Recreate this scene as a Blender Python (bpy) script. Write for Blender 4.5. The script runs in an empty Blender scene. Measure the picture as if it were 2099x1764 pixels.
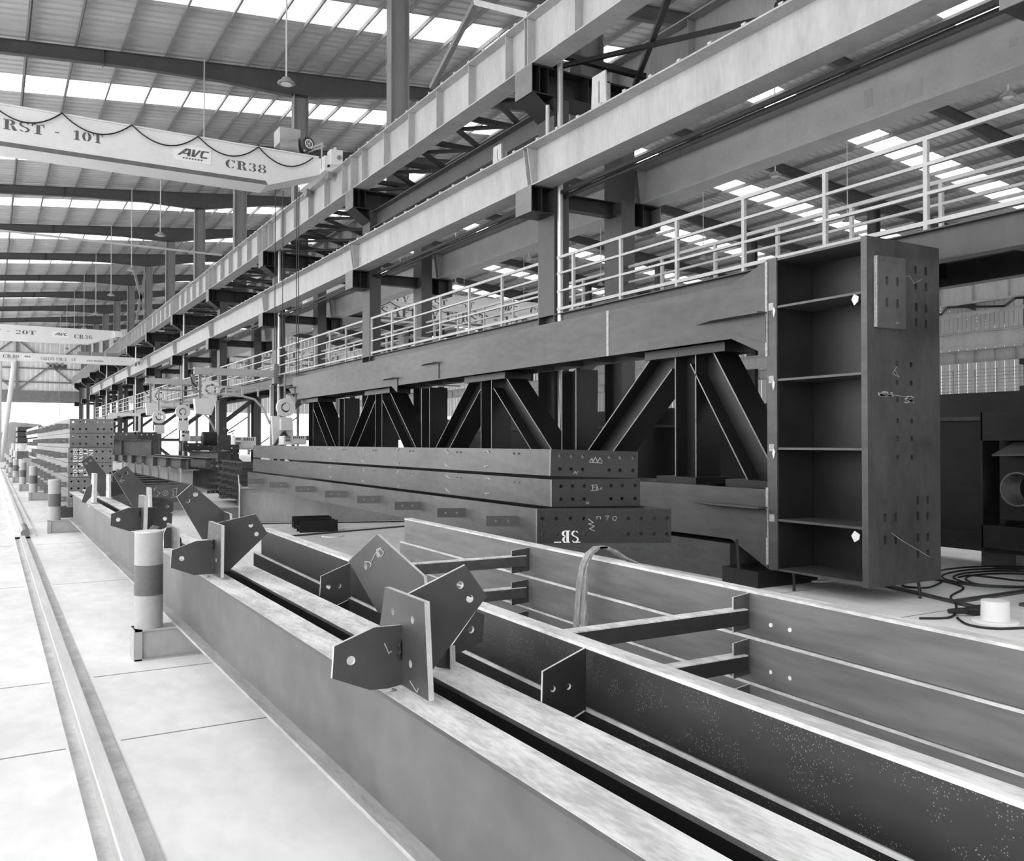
import bpy, math, random
from mathutils import Vector, Matrix
from mathutils.geometry import tessellate_polygon
random.seed(7)
C = bpy.context.scene.collection
V = Vector
PI = math.pi

# ------------------------------------------------------------------ mesh builder
class MB:
    def __init__(s): s.v = []; s.f = []; s.split = None; s.split2 = None; s.outer_only = False
    def add(s, vs, fs):
        n = len(s.v); s.v += [tuple(p) for p in vs]; s.f += [tuple(i + n for i in f) for f in fs]; return s
    def hexa(s, q0, q1):
        return s.add(list(q0) + list(q1), [(3,2,1,0),(4,5,6,7),(0,1,5,4),(1,2,6,5),(2,3,7,6),(3,0,4,7)])
    def box(s, x0, x1, y0, y1, z0, z1):
        return s.hexa([(x0,y0,z0),(x1,y0,z0),(x1,y1,z0),(x0,y1,z0)], [(x0,y0,z1),(x1,y0,z1),(x1,y1,z1),(x0,y1,z1)])
    def prism(s, poly, vec):
        n = len(poly); vec = V(vec)
        vs = [V(p) for p in poly] + [V(p) + vec for p in poly]
        tri = tessellate_polygon([[V(p) for p in poly]])
        fs = [tuple(t) for t in tri] + [tuple(n + i for i in reversed(t)) for t in tri]
        fs += [(i, (i+1) % n, n + (i+1) % n, n + i) for i in range(n)]
        return s.add(vs, fs)
    def plate(s, outer, holes, vec, outer_only=False):
        s.outer_only = outer_only
        vec = V(vec); loops = [[V(p) for p in outer]] + [[V(p) for p in h] for h in holes]
        flat = [p for l in loops for p in l]; n = len(flat)
        tri = tessellate_polygon(loops)
        fs = [tuple(t) for t in tri] + [tuple(n + i for i in reversed(t)) for t in tri]
        s.split = len(s.f) + len(fs); o = 0
        for l in loops:
            m = len(l); fs += [(o+i, o+(i+1) % m, n+o+(i+1) % m, n+o+i) for i in range(m)]; o += m
            if s.split2 is None: s.split2 = len(s.f) + len(fs)
        return s.add(flat + [p + vec for p in flat], fs)
    def bar(s, p0, p1, w, h=None, up=(0,0,1)):
        h = h or w; L, S, U = frame(p0, p1, up); p0 = V(p0); p1 = V(p1)
        q = lambda p: [p - S*w/2 - U*h/2, p + S*w/2 - U*h/2, p + S*w/2 + U*h/2, p - S*w/2 + U*h/2]
        return s.hexa(q(p0), q(p1))
    def fbox(s, p0, p1, s0, s1, u0, u1, up=(0,0,1)):
        L, S, U = frame(p0, p1, up); p0 = V(p0); p1 = V(p1)
        q = lambda p: [p + S*s0 + U*u0, p + S*s1 + U*u0, p + S*s1 + U*u1, p + S*s0 + U*u1]
        return s.hexa(q(p0), q(p1))
    def ibeam(s, p0, p1, w, h, tw, tf, up=(0,0,1)):
        # p0, p1: centre of the bottom
        s.fbox(p0, p1, -w/2, w/2, 0, tf, up); s.fbox(p0, p1, -w/2, w/2, h-tf, h, up)
        return s.fbox(p0, p1, -tw/2, tw/2, tf, h-tf, up)
    def tube(s, path, r, n=8, closed=False):
        path = [V(p) for p in path]; m = len(path); rings = []; prev = None
        for i, p in enumerate(path):
            a = path[(i-1) % m] if (closed or i > 0) else p
            b = path[(i+1) % m] if (closed or i < m-1) else p
            t = (b - a).normalized()
            if prev is None:
                ref = V((0,0,1)) if abs(t.z) < .9 else V((1,0,0)); u = t.cross(ref).normalized()
            else:
                u = (prev - t * prev.dot(t)).normalized()
            prev = u; w = t.cross(u)
            rr = r[i] if isinstance(r, (list, tuple)) else r
            rings.append([p + (u*math.cos(2*PI*k/n) + w*math.sin(2*PI*k/n))*rr for k in range(n)])
        vs = [q for rg in rings for q in rg]; fs = []
        for i in range(m if closed else m-1):
            j = (i+1) % m
            fs += [(i*n+k, i*n+(k+1) % n, j*n+(k+1) % n, j*n+k) for k in range(n)]
        if not closed: fs += [tuple(reversed(range(n))), tuple((m-1)*n+k for k in range(n))]
        return s.add(vs, fs)
    def cyl(s, p0, p1, r, n=20, r1=None):
        return s.tube([p0, p1], [r, r if r1 is None else r1], n)
    def pipe(s, p0, p1, ro, ri, n=28):
        L, S, U = frame(p0, p1); p0 = V(p0); p1 = V(p1); vs = []
        for p in (p0, p1):
            for r in (ro, ri): vs += [p + (S*math.cos(2*PI*k/n) + U*math.sin(2*PI*k/n))*r for k in range(n)]
        fs = []
        for k in range(n):
            j = (k+1) % n
            fs += [(k,j,2*n+j,2*n+k),(n+k,3*n+k,3*n+j,n+j),(k,n+k,n+j,j),(2*n+k,2*n+j,3*n+j,3*n+k)]
        return s.add(vs, fs)
    def lathe(s, c, prof, n=24):
        c = V(c); vs = []; m = len(prof)
        for r, z in prof: vs += [c + V((r*math.cos(2*PI*k/n), r*math.sin(2*PI*k/n), z)) for k in range(n)]
        fs = [(i*n+k, i*n+(k+1) % n, (i+1)*n+(k+1) % n, (i+1)*n+k) for i in range(m-1) for k in range(n)]
        fs += [tuple(reversed(range(n))), tuple((m-1)*n+k for k in range(n))]
        return s.add(vs, fs)
    def ribbon(s, path, w, t):
        path = [V(p) for p in path]; w = V(w); n = len(path); vs = []
        for i, p in enumerate(path):
            d = (path[min(i+1, n-1)] - path[max(i-1, 0)]).normalized(); nn = d.cross(w).normalized()*t/2
            vs += [p - w/2 - nn, p + w/2 - nn, p + w/2 + nn, p - w/2 + nn]
        fs = [(3,2,1,0), tuple(4*(n-1)+k for k in range(4))]
        for i in range(n-1):
            fs += [(4*i+k, 4*i+(k+1) % 4, 4*i+4+(k+1) % 4, 4*i+4+k) for k in range(4)]
        return s.add(vs, fs)

def frame(p0, p1, up=(0,0,1)):
    L = (V(p1) - V(p0)).normalized(); S = L.cross(V(up))
    S = S.normalized() if S.length > 1e-5 else V((1,0,0)); return L, S, S.cross(L).normalized()

def origin_of(o):
    l = V(o.location)
    while o.parent: o = o.parent; l = l + V(o.location)
    return l

def mesh(name, mb, mat, org, smooth=False):
    me = bpy.data.meshes.new(name); org = V(org)
    me.from_pydata([tuple(V(p) - org) for p in mb.v], [], mb.f); me.update()
    import bmesh
    b = bmesh.new(); b.from_mesh(me); bmesh.ops.recalc_face_normals(b, faces=b.faces); b.to_mesh(me); b.free()
    if isinstance(mat, tuple):
        me.materials.append(mat[0]); me.materials.append(mat[1])
        for i, p in enumerate(me.polygons):
            if mb.split and i >= mb.split and not (mb.outer_only and i >= mb.split2): p.material_index = 1
    else: me.materials.append(mat)
    if smooth:
        try: me.shade_smooth_by_angle = None
        except Exception: pass
        for p in me.polygons: p.use_smooth = True
        try: me.set_sharp_from_angle(angle=0.6)
        except Exception: pass
    return me

def tag(o, label, cat, group=None, kind=None):
    o['label'] = label; o['category'] = cat
    if group: o['group'] = group
    if kind: o['kind'] = kind
    return o

def thing(name, label, cat, loc, group=None):
    o = bpy.data.objects.new(name, None); C.objects.link(o); o.location = loc; o.empty_display_size = .1
    return tag(o, label, cat, group)

def part(name, mb, mat, parent, label=None, smooth=False):
    org = origin_of(parent)
    o = bpy.data.objects.new(name, mesh(name, mb, mat, org, smooth)); C.objects.link(o); o.parent = parent
    if label: o['label'] = label
    return o

def single(name, mb, mat, label=None, cat=None, group=None, kind=None, smooth=False):
    xs, ys, zs = zip(*mb.v); org = ((min(xs)+max(xs))/2, (min(ys)+max(ys))/2, min(zs))
    o = bpy.data.objects.new(name, mesh(name, mb, mat, org, smooth)); C.objects.link(o); o.location = org
    if label: tag(o, label, cat, group)
    if kind: o['kind'] = kind
    return o

def dup(root, off, label=None):
    def cp(o, parent):
        c = o.copy(); C.objects.link(c); c.parent = parent
        for ch in [x for x in bpy.data.objects if x.parent == o]: cp(ch, c)
        return c
    r = cp(root, None); r.location = V(root.location) + V(off)
    if label: r['label'] = label
    return r

ORD = ['first','second','third','fourth','fifth','sixth','seventh','eighth','ninth','tenth','eleventh','twelfth','thirteenth','fourteenth','fifteenth','sixteenth']

# ------------------------------------------------------------------ materials
def mat(name, lo, hi, scale=3.0, rough=.6, metal=0.0, stretch=(1,1,1), bump=0.0, detail=6, spec=.5, speck=0.0, contrast=(.36,.64), fine=.3):
    m = bpy.data.materials.new(name); m.use_nodes = True; n = m.node_tree; b = n.nodes['Principled BSDF']
    tc = n.nodes.new('ShaderNodeTexCoord'); mp = n.nodes.new('ShaderNodeMapping'); mp.inputs['Scale'].default_value = stretch
    nz = n.nodes.new('ShaderNodeTexNoise'); nz.inputs['Scale'].default_value = scale; nz.inputs['Detail'].default_value = detail; nz.inputs['Roughness'].default_value = .62
    cr = n.nodes.new('ShaderNodeValToRGB'); e = cr.color_ramp.elements
    e[0].position, e[1].position = contrast; e[0].color = (lo,lo,lo,1); e[1].color = (hi,hi,hi,1)
    n.links.new(tc.outputs['Object'], mp.inputs['Vector']); n.links.new(mp.outputs['Vector'], nz.inputs['Vector'])
    nf = n.nodes.new('ShaderNodeTexNoise'); nf.inputs['Scale'].default_value = scale*9; nf.inputs['Detail'].default_value = 4
    n.links.new(mp.outputs['Vector'], nf.inputs['Vector'])
    mxf = n.nodes.new('ShaderNodeMix'); mxf.inputs[0].default_value = fine
    n.links.new(nz.outputs['Fac'], mxf.inputs[2]); n.links.new(nf.outputs['Fac'], mxf.inputs[3])
    n.links.new(mxf.outputs[0], cr.inputs['Fac'])
    out = cr.outputs['Color']
    if speck:
        vo = n.nodes.new('ShaderNodeTexVoronoi'); vo.inputs['Scale'].default_value = 130
        n.links.new(tc.outputs['Object'], vo.inputs['Vector'])
        lt = n.nodes.new('ShaderNodeMath'); lt.operation = 'LESS_THAN'; lt.inputs[1].default_value = .2
        n.links.new(vo.outputs['Distance'], lt.inputs[0])
        n2 = n.nodes.new('ShaderNodeTexNoise'); n2.inputs['Scale'].default_value = 7; n.links.new(tc.outputs['Object'], n2.inputs['Vector'])
        gt = n.nodes.new('ShaderNodeMath'); gt.operation = 'GREATER_THAN'; gt.inputs[1].default_value = .50; n.links.new(n2.outputs['Fac'], gt.inputs[0])
        mu = n.nodes.new('ShaderNodeMath'); mu.operation = 'MULTIPLY'; n.links.new(lt.outputs[0], mu.inputs[0]); n.links.new(gt.outputs[0], mu.inputs[1])
        mx = n.nodes.new('ShaderNodeMix'); mx.data_type = 'RGBA'; n.links.new(mu.outputs[0], mx.inputs[0]); n.links.new(out, mx.inputs[6]); mx.inputs[7].default_value = (speck,)*3 + (1,)
        out = mx.outputs[2]
    n.links.new(out, b.inputs['Base Color'])
    b.inputs['Roughness'].default_value = rough; b.inputs['Metallic'].default_value = metal; b.inputs['Specular IOR Level'].default_value = spec
    if bump:
        bp = n.nodes.new('ShaderNodeBump'); bp.inputs['Strength'].default_value = bump; bp.inputs['Distance'].default_value = .01
        n.links.new(nz.outputs['Fac'], bp.inputs['Height']); n.links.new(bp.outputs['Normal'], b.inputs['Normal'])
    return m

M = {}
M['concrete'] = mat('concrete_floor', 0.7, 0.92, .9, .85, bump=.25, detail=10, stretch=(1,.5,1))
M['channel']  = mat('dusty_channel', .50, .74, 6, .95, bump=.6, detail=10)
M['rail']     = mat('worn_rail_steel', .55, .72, 5, .5, stretch=(4,.2,1))
M['pale']     = mat('pale_girder_paint', 0.3096, 0.4300, 1.6, .55, stretch=(1,1.2,.35), detail=8)
M['pale2']    = mat('pale_grey_paint', 0.3612, 0.4472, 2, .5)
M['column']   = mat('grey_column_paint', 0.038, 0.06, 1.2, .45, stretch=(1,1,.3))
M['roofcol']  = mat('roof_column_paint', 0.1462, 0.2064, 1.2, .5, stretch=(1,1,.3))
M['dark']     = mat('dark_structural_paint', 0.01, 0.018, 2, .5)
M['brkface']  = mat('bracket_end_paint', 0.13, 0.18, 2, .5)
M['rafter']   = mat('rafter_paint', 0.0516, 0.0731, 1.5, .55)
M['purlin']   = mat('galvanised_purlin', 0.13, 0.19, 3, .5)
M['sheet']    = mat('roof_sheet', 0.4, 0.52, .7, .5, stretch=(.3,1,1))
M['walls']    = mat('pale_wall_sheet', .62, .74, .8, .6)
M['mill']     = mat('mill_scale_steel', 0.038, 0.095, 2.2, .42, spec=.5, stretch=(1,.35,1), detail=9)
M['milldark'] = mat('dark_mill_steel', 0.0120, 0.0275, 2.5, .38, stretch=(1,.4,1), detail=9)
M['millwet']  = mat('speckled_dark_steel', 0.0155, 0.0361, 1.8, .4, stretch=(1,.25,1), detail=9, speck=.20)
M['plate']    = mat('gusset_plate_steel', 0.042, 0.066, 1.6, .45, detail=8)
M['flangeface'] = mat('end_flange_steel', 0.0301, 0.0731, 1.6, .42, stretch=(1,1,.5), detail=10)
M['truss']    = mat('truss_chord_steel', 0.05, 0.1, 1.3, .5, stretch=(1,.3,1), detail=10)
M['trussdk']  = mat('truss_member_steel', 0.005, 0.012, 2, .45)  # near black; puts the shade inside the truss into the colour
M['raw']      = mat('bare_channel_steel', 0.12, 0.25, 1.6, .42, stretch=(1,.2,1.6), detail=10)
M['rawweb']   = mat('bare_beam_web', 0.0731, 0.1376, 1.4, .5, stretch=(1,.4,.6), detail=9)
M['flange']   = mat('dusty_highlit_flange', 0.48, 0.8, 4, .6, stretch=(2,.5,1), detail=12, contrast=(.42,.58))  # dust on the I-beams; a painted highlight on the channel edges
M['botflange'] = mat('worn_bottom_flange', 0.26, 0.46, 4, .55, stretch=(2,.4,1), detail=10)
M['stem']     = mat('stem_plate_steel', .030, .055, 1.6, .45, detail=8)
M['stock']    = mat('stock_girder_steel', 0.12, 0.21, 1.5, .5, stretch=(1,.4,1), detail=9)
M['stackplate'] = mat('stack_end_plate', .016, .032, 2, .5, stretch=(.3,1,2), detail=9)
M['speckplate'] = mat('speckled_end_plate', .007, .016, 2.2, .5, detail=9, speck=.10)
M['edge']     = mat('cut_plate_edge', 0.42, 0.6, 8, .5)
M['post']     = mat('painted_post', 0.3440, 0.4472, 2.5, .55, detail=8)
M['band']     = mat('dark_post_band', 0.1032, 0.1462, 3, .55)
M['railing']  = mat('railing_paint', 0.38, 0.47, 3, .5)
M['crane']    = mat('crane_girder_paint', .66, .74, .8, .45)
M['letter']   = mat('stencil_paint', 0.0860, 0.1118, 8, .6)
M['white']    = mat('white_paint', .78, .84, 5, .6)
M['chalk']    = mat('chalk', 0.3010, 0.4730, 30, .9)
M['black']    = mat('black_rubber', 0.0103, 0.0172, 5, .5)
M['zinc']     = mat('galvanised_pipe', 0.3612, 0.5160, 4, .3, metal=.6, stretch=(1,1,.2))
M['machine']  = mat('pale_machine_paint', .66, .74, 3, .45)
M['midgrey']  = mat('grey_machine_paint', 0.1892, 0.2408, 3, .5)
M['strap']    = mat('woven_strap', 0.1548, 0.4300, 60, .95, stretch=(1,1,.15), bump=.5)
M['weld']     = mat('weld_bead', 0.2580, 0.5160, 40, .4, bump=1)
M['tarp']     = mat('grey_tarpaulin', .34, .44, 2, .7, bump=.3)
M['ground']   = mat('yard_ground', .6, .7, .5, .9)

def pane_mat(f=.35):
    m = bpy.data.materials.new('translucent_roof_pane' if f < .5 else 'translucent_wall_sheet'); m.use_nodes = True; n = m.node_tree; n.nodes.clear()
    o = n.nodes.new('ShaderNodeOutputMaterial'); t = n.nodes.new('ShaderNodeBsdfTransparent'); t.inputs[0].default_value = (.92,.92,.92,1)
    d = n.nodes.new('ShaderNodeBsdfTranslucent'); d.inputs[0].default_value = (.8,.8,.8,1) if f < .5 else (.30,.30,.30,1)
    x = n.nodes.new('ShaderNodeMixShader'); x.inputs[0].default_value = f
    n.links.new(t.outputs[0], x.inputs[1]); n.links.new(d.outputs[0], x.inputs[2]); n.links.new(x.outputs[0], o.inputs['Surface'])
    return m
M['pane'] = pane_mat()
M['cladding'] = pane_mat(.96)

def lamp_mat():
    m = bpy.data.materials.new('lamp_lens'); m.use_nodes = True; b = m.node_tree.nodes['Principled BSDF']
    b.inputs['Base Color'].default_value = (.6,.6,.6,1); b.inputs['Roughness'].default_value = .2
    return m
M['lens'] = lamp_mat()

# ------------------------------------------------------------------ stencil lettering
def ring(cx, cy, rx, ry, tx, ty, a0, a1, n=12):
    A = [math.radians(a0 + (a1-a0)*i/n) for i in range(n+1)]
    return [(cx+rx*math.cos(a), cy+ry*math.sin(a)) for a in A] + [(cx+(rx-tx)*math.cos(a), cy+(ry-ty)*math.sin(a)) for a in reversed(A)]
def rc(x0, x1, y0, y1): return [(x0,y0),(x1,y0),(x1,y1),(x0,y1)]
STEM = [rc(.12,.34,.07,.93), rc(.02,.44,0,.07), rc(.02,.44,.93,1)]
GLY = {
 'I': (.50, STEM), '-': (.5, [rc(.1,.4,.45,.55)]), ' ': (.4, []), '/': (.5, [[(.05,0),(.2,0),(.45,1),(.3,1)]]),
 'T': (.78, [rc(.28,.50,.07,.9), rc(.17,.61,0,.07), rc(.02,.26,.9,1), rc(.52,.76,.9,1), rc(.02,.09,.72,.9), rc(.69,.76,.72,.9)]),
 'F': (.70, STEM + [rc(.38,.66,.92,1), rc(.6,.66,.74,.92), rc(.38,.52,.47,.55)]),
 'E': (.72, STEM + [rc(.38,.66,.92,1), rc(.6,.66,.76,.92), rc(.38,.52,.47,.55), rc(.38,.68,0,.08), rc(.62,.68,.08,.26)]),
 'L': (.70, STEM + [rc(.38,.68,0,.09), rc(.6,.68,.09,.34)]),
 'R': (.82, STEM + [ring(.40,.745,.3,.255,.2,.07,-88,88), [(.46,.46),(.62,.46),(.82,0),(.58,0)]]),
 'P': (.74, STEM + [ring(.40,.745,.3,.255,.2,.07,-88,88)]),
 'B': (.78, STEM + [ring(.40,.75,.28,.25,.19,.07,-88,88), ring(.40,.25,.33,.25,.21,.07,-88,88)]),
 'D': (.80, STEM + [ring(.40,.5,.36,.5,.22,.08,-86,86)]),
 'C': (.76, [ring(.40,.5,.38,.5,.22,.07,100,260), ring(.42,.5,.32,.5,.08,.08,35,80), ring(.42,.5,.32,.5,.08,.08,280,325), rc(.66,.73,.66,1)]),
 'S': (.66, [ring(.33,.74,.3,.26,.14,.09,95,265), ring(.33,.26,.31,.26,.15,.09,-85,85), [(.10,.62),(.30,.56),(.56,.36),(.36,.42)], ring(.33,.74,.28,.26,.08,.08,20,75), ring(.33,.26,.28,.26,.08,.08,200,255)]),
 'A': (.86, [[(.40,1),(.52,1),(.84,.07),(.58,.07)], [(.36,.92),(.40,.84),(.18,.07),(.1,.07)], rc(.0,.28,0,.07), rc(.5,.9,0,.07), rc(.25,.5,.3,.37)]),
 'Y': (.82, [[(.06,.95),(.3,.95),(.44,.52),(.3,.48)], [(.5,.5),(.56,.5),(.74,.95),(.66,.95)], rc(.3,.52,.07,.44), rc(.2,.62,0,.07), rc(0,.36,.95,1), rc(.56,.82,.95,1)]),
 'U': (.82, [rc(.1,.32,.35,.95), rc(.02,.4,.95,1), rc(.62,.7,.3,.95), rc(.54,.8,.95,1), ring(.4,.34,.3,.34,.18,.08,185,262), ring(.4,.34,.3,.34,.08,.08,278,355)]),
 'N': (.86, [rc(.1,.18,.07,.95), rc(0,.28,0,.07), rc(.68,.76,0,.95), rc(.58,.86,.95,1), [(.04,1),(.3,1),(.72,.04),(.66,0),(.22,.72)]]),
 'X': (.80, [[(.04,1),(.3,1),(.76,0),(.5,0)], [(.5,.62),(.66,.95),(.74,.95),(.54,.56)], [(.3,.4),(.1,.05),(.02,.05),(.26,.46)]]),
 '0': (.72, [ring(.36,.5,.33,.5,.2,.07,100,260), ring(.36,.5,.33,.5,.2,.07,-80,80)]),
 '1': (.54, [rc(.16,.38,.07,1), rc(.04,.5,0,.07), [(.02,.8),(.14,.86),(.14,.96),(.02,.88)]]),
 '2': (.66, [ring(.33,.72,.28,.28,.17,.07,-40,80), ring(.33,.72,.26,.28,.12,.1,110,185), [(.5,.5),(.56,.62),(.22,.16),(.06,.1)], rc(.06,.62,0,.14)]),
 '3': (.66, [ring(.32,.745,.27,.255,.16,.07,-75,80), ring(.32,.27,.3,.27,.18,.07,-80,78), ring(.32,.745,.25,.255,.11,.1,110,180), ring(.32,.27,.27,.27,.12,.1,185,255)]),
 '5': (.66, [rc(.1,.18,.5,.95), rc(.1,.56,.86,1), ring(.32,.31,.3,.31,.18,.07,-80,110), ring(.32,.31,.27,.31,.11,.1,190,255)]),
 '6': (.70, [ring(.36,.5,.33,.5,.2,.07,70,255), ring(.36,.28,.32,.28,.17,.07,-85,90), rc(.44,.6,.72,.84)]),
 '4': (.70, [rc(.40,.60,.07,.97), rc(.28,.68,0,.07), rc(.04,.37,.24,.32), [(.04,.33),(.12,.33),(.37,.86),(.37,.97)]]),
 '9': (.70, [ring(.34,.5,.33,.5,.2,.07,-110,75), ring(.34,.72,.32,.28,.17,.07,95,270), rc(.1,.26,.16,.28)]),
 '8': (.70, [ring(.35,.75,.28,.25,.15,.06,100,260), ring(.35,.75,.28,.25,.15,.06,-80,80), ring(.35,.26,.33,.26,.18,.06,100,260), ring(.35,.26,.33,.26,.18,.06,-80,80)]),
 'H': (.84, [rc(.1,.3,.05,.95), rc(.54,.74,.05,.95), rc(.32,.52,.46,.54)]), 'V': (.8, [[(.0,1),(.24,1),(.44,0),(.36,0)], [(.52,.3),(.7,1),(.78,1),(.46,.1)]]),
 'k': (.7, [rc(.1,.3,0,1), [(.34,.5),(.6,.8),(.66,.7),(.4,.42)], [(.4,.42),(.5,.5),(.7,0),(.5,0)]]),
}
def text_width(t, sp=.08): return sum(GLY[c][0] + sp for c in t) - sp
def text_mb(mb, t, o, ex, ey, h, depth=.006, sp=.08, width=None):
    k = (width/(text_width(t, sp)*h)) if width else 1.35
    o = V(o); ex = V(ex).normalized(); ey = V(ey).normalized(); nrm = ex.cross(ey); x = 0
    for c in t:
        w, polys = GLY[c]
        for p in polys: mb.prism([o + ex*(x+a)*h*k + ey*b*h for a, b in p], nrm*depth)
        x += w + sp
    return mb
def stroke(mb, pts, w=.006, nrm=(0,-1,0)):
    nrm = V(nrm).normalized()
    for a, b in zip(pts[:-1], pts[1:]):
        a = V(a); b = V(b); d = (b-a)
        if d.length < 1e-6: continue
        sd = d.normalized().cross(nrm)*w/2; e = d.normalized()*w*.3
        mb.prism([a-sd-e, b-sd+e, b+sd+e, a+sd-e], nrm*.002)
    return mb
def circ(c, r, e1, e2, n=14, rot=1): return [V(c) + V(e1)*math.cos(2*PI*k/n)*r + V(e2)*math.sin(2*PI*k/n)*r for k in range(n)]
def slot(c, r, l, e1, e2, n=8):
    c = V(c); e1 = V(e1); e2 = V(e2); out = []
    for k in range(n+1): a = PI*k/n; out.append(c + e2*l/2 + e1*math.cos(a)*r + e2*math.sin(a)*r)
    for k in range(n+1): a = PI + PI*k/n; out.append(c - e2*l/2 + e1*math.cos(a)*r + e2*math.sin(a)*r)
    return out

EX, EY, EZ = V((1,0,0)), V((0,1,0)), V((0,0,1))
S = 9.02; Y0 = 13.62           # bay length, centre of the first column pair in view
KS = range(-1, 12)
YEND = 117.0

# ------------------------------------------------------------------ camera, world
f_px = 1815.0; ang = math.atan((1049.5 + 20)/math.hypot(f_px, 24)); pit = math.atan(24/f_px)
cam = bpy.data.cameras.new('camera'); co = bpy.data.objects.new('camera', cam); C.objects.link(co)
cam.sensor_width = 36; cam.sensor_fit = 'HORIZONTAL'; cam.lens = f_px/2099*36; cam.clip_end = 600; cam.clip_start = .05
co.location = (0,0,1.6); co.rotation_euler = (PI/2 + pit, 0, -ang)
sc = bpy.context.scene; sc.camera = co
sc.view_settings.view_transform = 'Standard'; sc.view_settings.look = 'None'; sc.view_settings.gamma = 1; sc.view_settings.exposure = 0.8
w = bpy.data.worlds.new('overcast_sky'); sc.world = w; w.use_nodes = True
w.node_tree.nodes['Background'].inputs[0].default_value = (1,1,1,1); w.node_tree.nodes['Background'].inputs[1].default_value = 2.2
try: sc.cycles.max_bounces = 10; sc.cycles.diffuse_bounces = 6; sc.cycles.transparent_max_bounces = 16
except Exception: pass

# ------------------------------------------------------------------ floor
fl = MB()
fl.box(-14,.365,-34,YEND,-.3,0); fl.box(.60,92,-34,YEND,-.3,0); fl.box(.365,.60,-34,YEND,-.3,-.035)
floor = single('floor', fl, M['concrete'], kind='structure')
cb = MB(); cb.box(.366,.599,-33.9,17.05,-.035,-.03); part('channel_bed', cb, M['channel'], floor)
jb = MB()
for y in (5.18, 6.66, 11.2, 15.7, 20.2, 24.7, 29.2):
    jb.box(-14,.35,y-.006,y+.006,-.001,.0015); jb.box(.615,8,y-.006,y+.006,-.001,.0015)
part('floor_joint', jb, M['midgrey'], floor)
yd = MB(); yd.box(-60,140,YEND+.02,300,-.3,-.01); single('yard_ground', yd, M['ground'], kind='structure')

t = thing('floor_rail', 'steel travel rail sunk in the dusty floor channel', 'rail', (.47,5,-.03))
rb = MB(); rb.fbox((.475,-34,-.03),(.475,17.0,-.03),-.05,.05,0,.012); rb.fbox((.475,-34,-.03),(.475,17.0,-.03),-.02,.02,.012,.05); rb.fbox((.475,-34,-.03),(.475,17.0,-.03),-.036,.036,.035,.065)
part('rail_section', rb, M['rail'], t)
t = thing('rail_cover', 'flat plated rail strip running on from the stop block', 'rail cover', (.53,60,0))
rb = MB(); rb.box(.36,.68,17.1,116,.001,.03); part('cover_plate', rb, M['concrete'], t)
rb = MB(); rb.box(.49,.55,17.6,116,.03,.07); part('rail_head', rb, M['rail'], t)
rb = MB(); rb.tube([(.52,17.08,.06),(.52,18.3,.07)],.07,12); part('stop_block', rb, M['raw'], t, smooth=True)
for i,(x,y,lb) in enumerate(((.44,6.05,'torn white paper scrap caught against the far side of the floor rail'),(.545,4.75,'small white paper scrap lying close beside the floor rail'))):
    mb = MB(); mb.prism([(x-.02,y-.03,-.05),(x+.015,y-.035,-.045),(x+.018,y+.01,-.035),(x+.002,y+.035,-.045),(x-.024,y+.03,-.04)],(0,0,.002)); single('paper_scrap', mb, M['white'], lb, 'scrap')

# ------------------------------------------------------------------ roof
XR = 25.5; ZR = 14.37 + .0965*(XR-.2)
def zr(x):
    if x < 57.2: return ZR - .0965*abs(x-XR)
    return ZR - .0965*(57.2-XR) + .0965*(x-57.2 if x < 74 else (74-57.2) - (x-74))
XS = [-14, XR, 57.2, 74, 92]
prof = []
pitch = .41
def ribs(mb, ya, yb):
    ys = []; y = ya
    n = max(1, round((yb-ya)/pitch)); p = (yb-ya)/n
    for i in range(n):
        a = ya + i*p; ys += [(a,0),(a+p*.62,0),(a+p*.70,.055),(a+p*.92,.055)]
    ys.append((yb,0))
    for a, b in zip(XS[:-1], XS[1:]):
        vs = []
        for (yy, dz) in ys: vs += [(a,yy,zr(a)+dz+.02),(b,yy,zr(b)+dz+.02)]
        mb.add(vs, [(2*i,2*i+1,2*i+3,2*i+2) for i in range(len(ys)-1)])
    return mb
SK = [(Y0 + S*k + S/2 - .9 + .0, Y0 + S*k + S/2 + .85) for k in range(-5, 11)]
roof = MB(); y = -34
for a, b in SK:
    if a > y: ribs(roof, y, a)
    y = b
ribs(roof, y, YEND)
single('ceiling', roof, M['sheet'], kind='structure')
n = 0
for a, b in SK:
    n += 1; single('window_%d' % n, ribs(MB(), a, b), M['pane'], kind='structure')
x = -7.3; i = 0
while x < 90:
    z = zr(x) - .02; mb = MB()
    mb.box(x-.005,x+.005,-33.5,YEND-.1,z-.2,z); mb.box(x-.06,x,-33.5,YEND-.1,z-.21,z-.2); mb.box(x,x+.06,-33.5,YEND-.1,z-.005,z+.005)
    single('roof_purlin', mb, M['purlin'], 'thin galvanised roof purlin running lengthwise under the ribbed sheets', 'purlin', 'roof purlins')
    x += 1.372 if not (7.5 < x < 12) else .9
    i += 1
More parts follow.
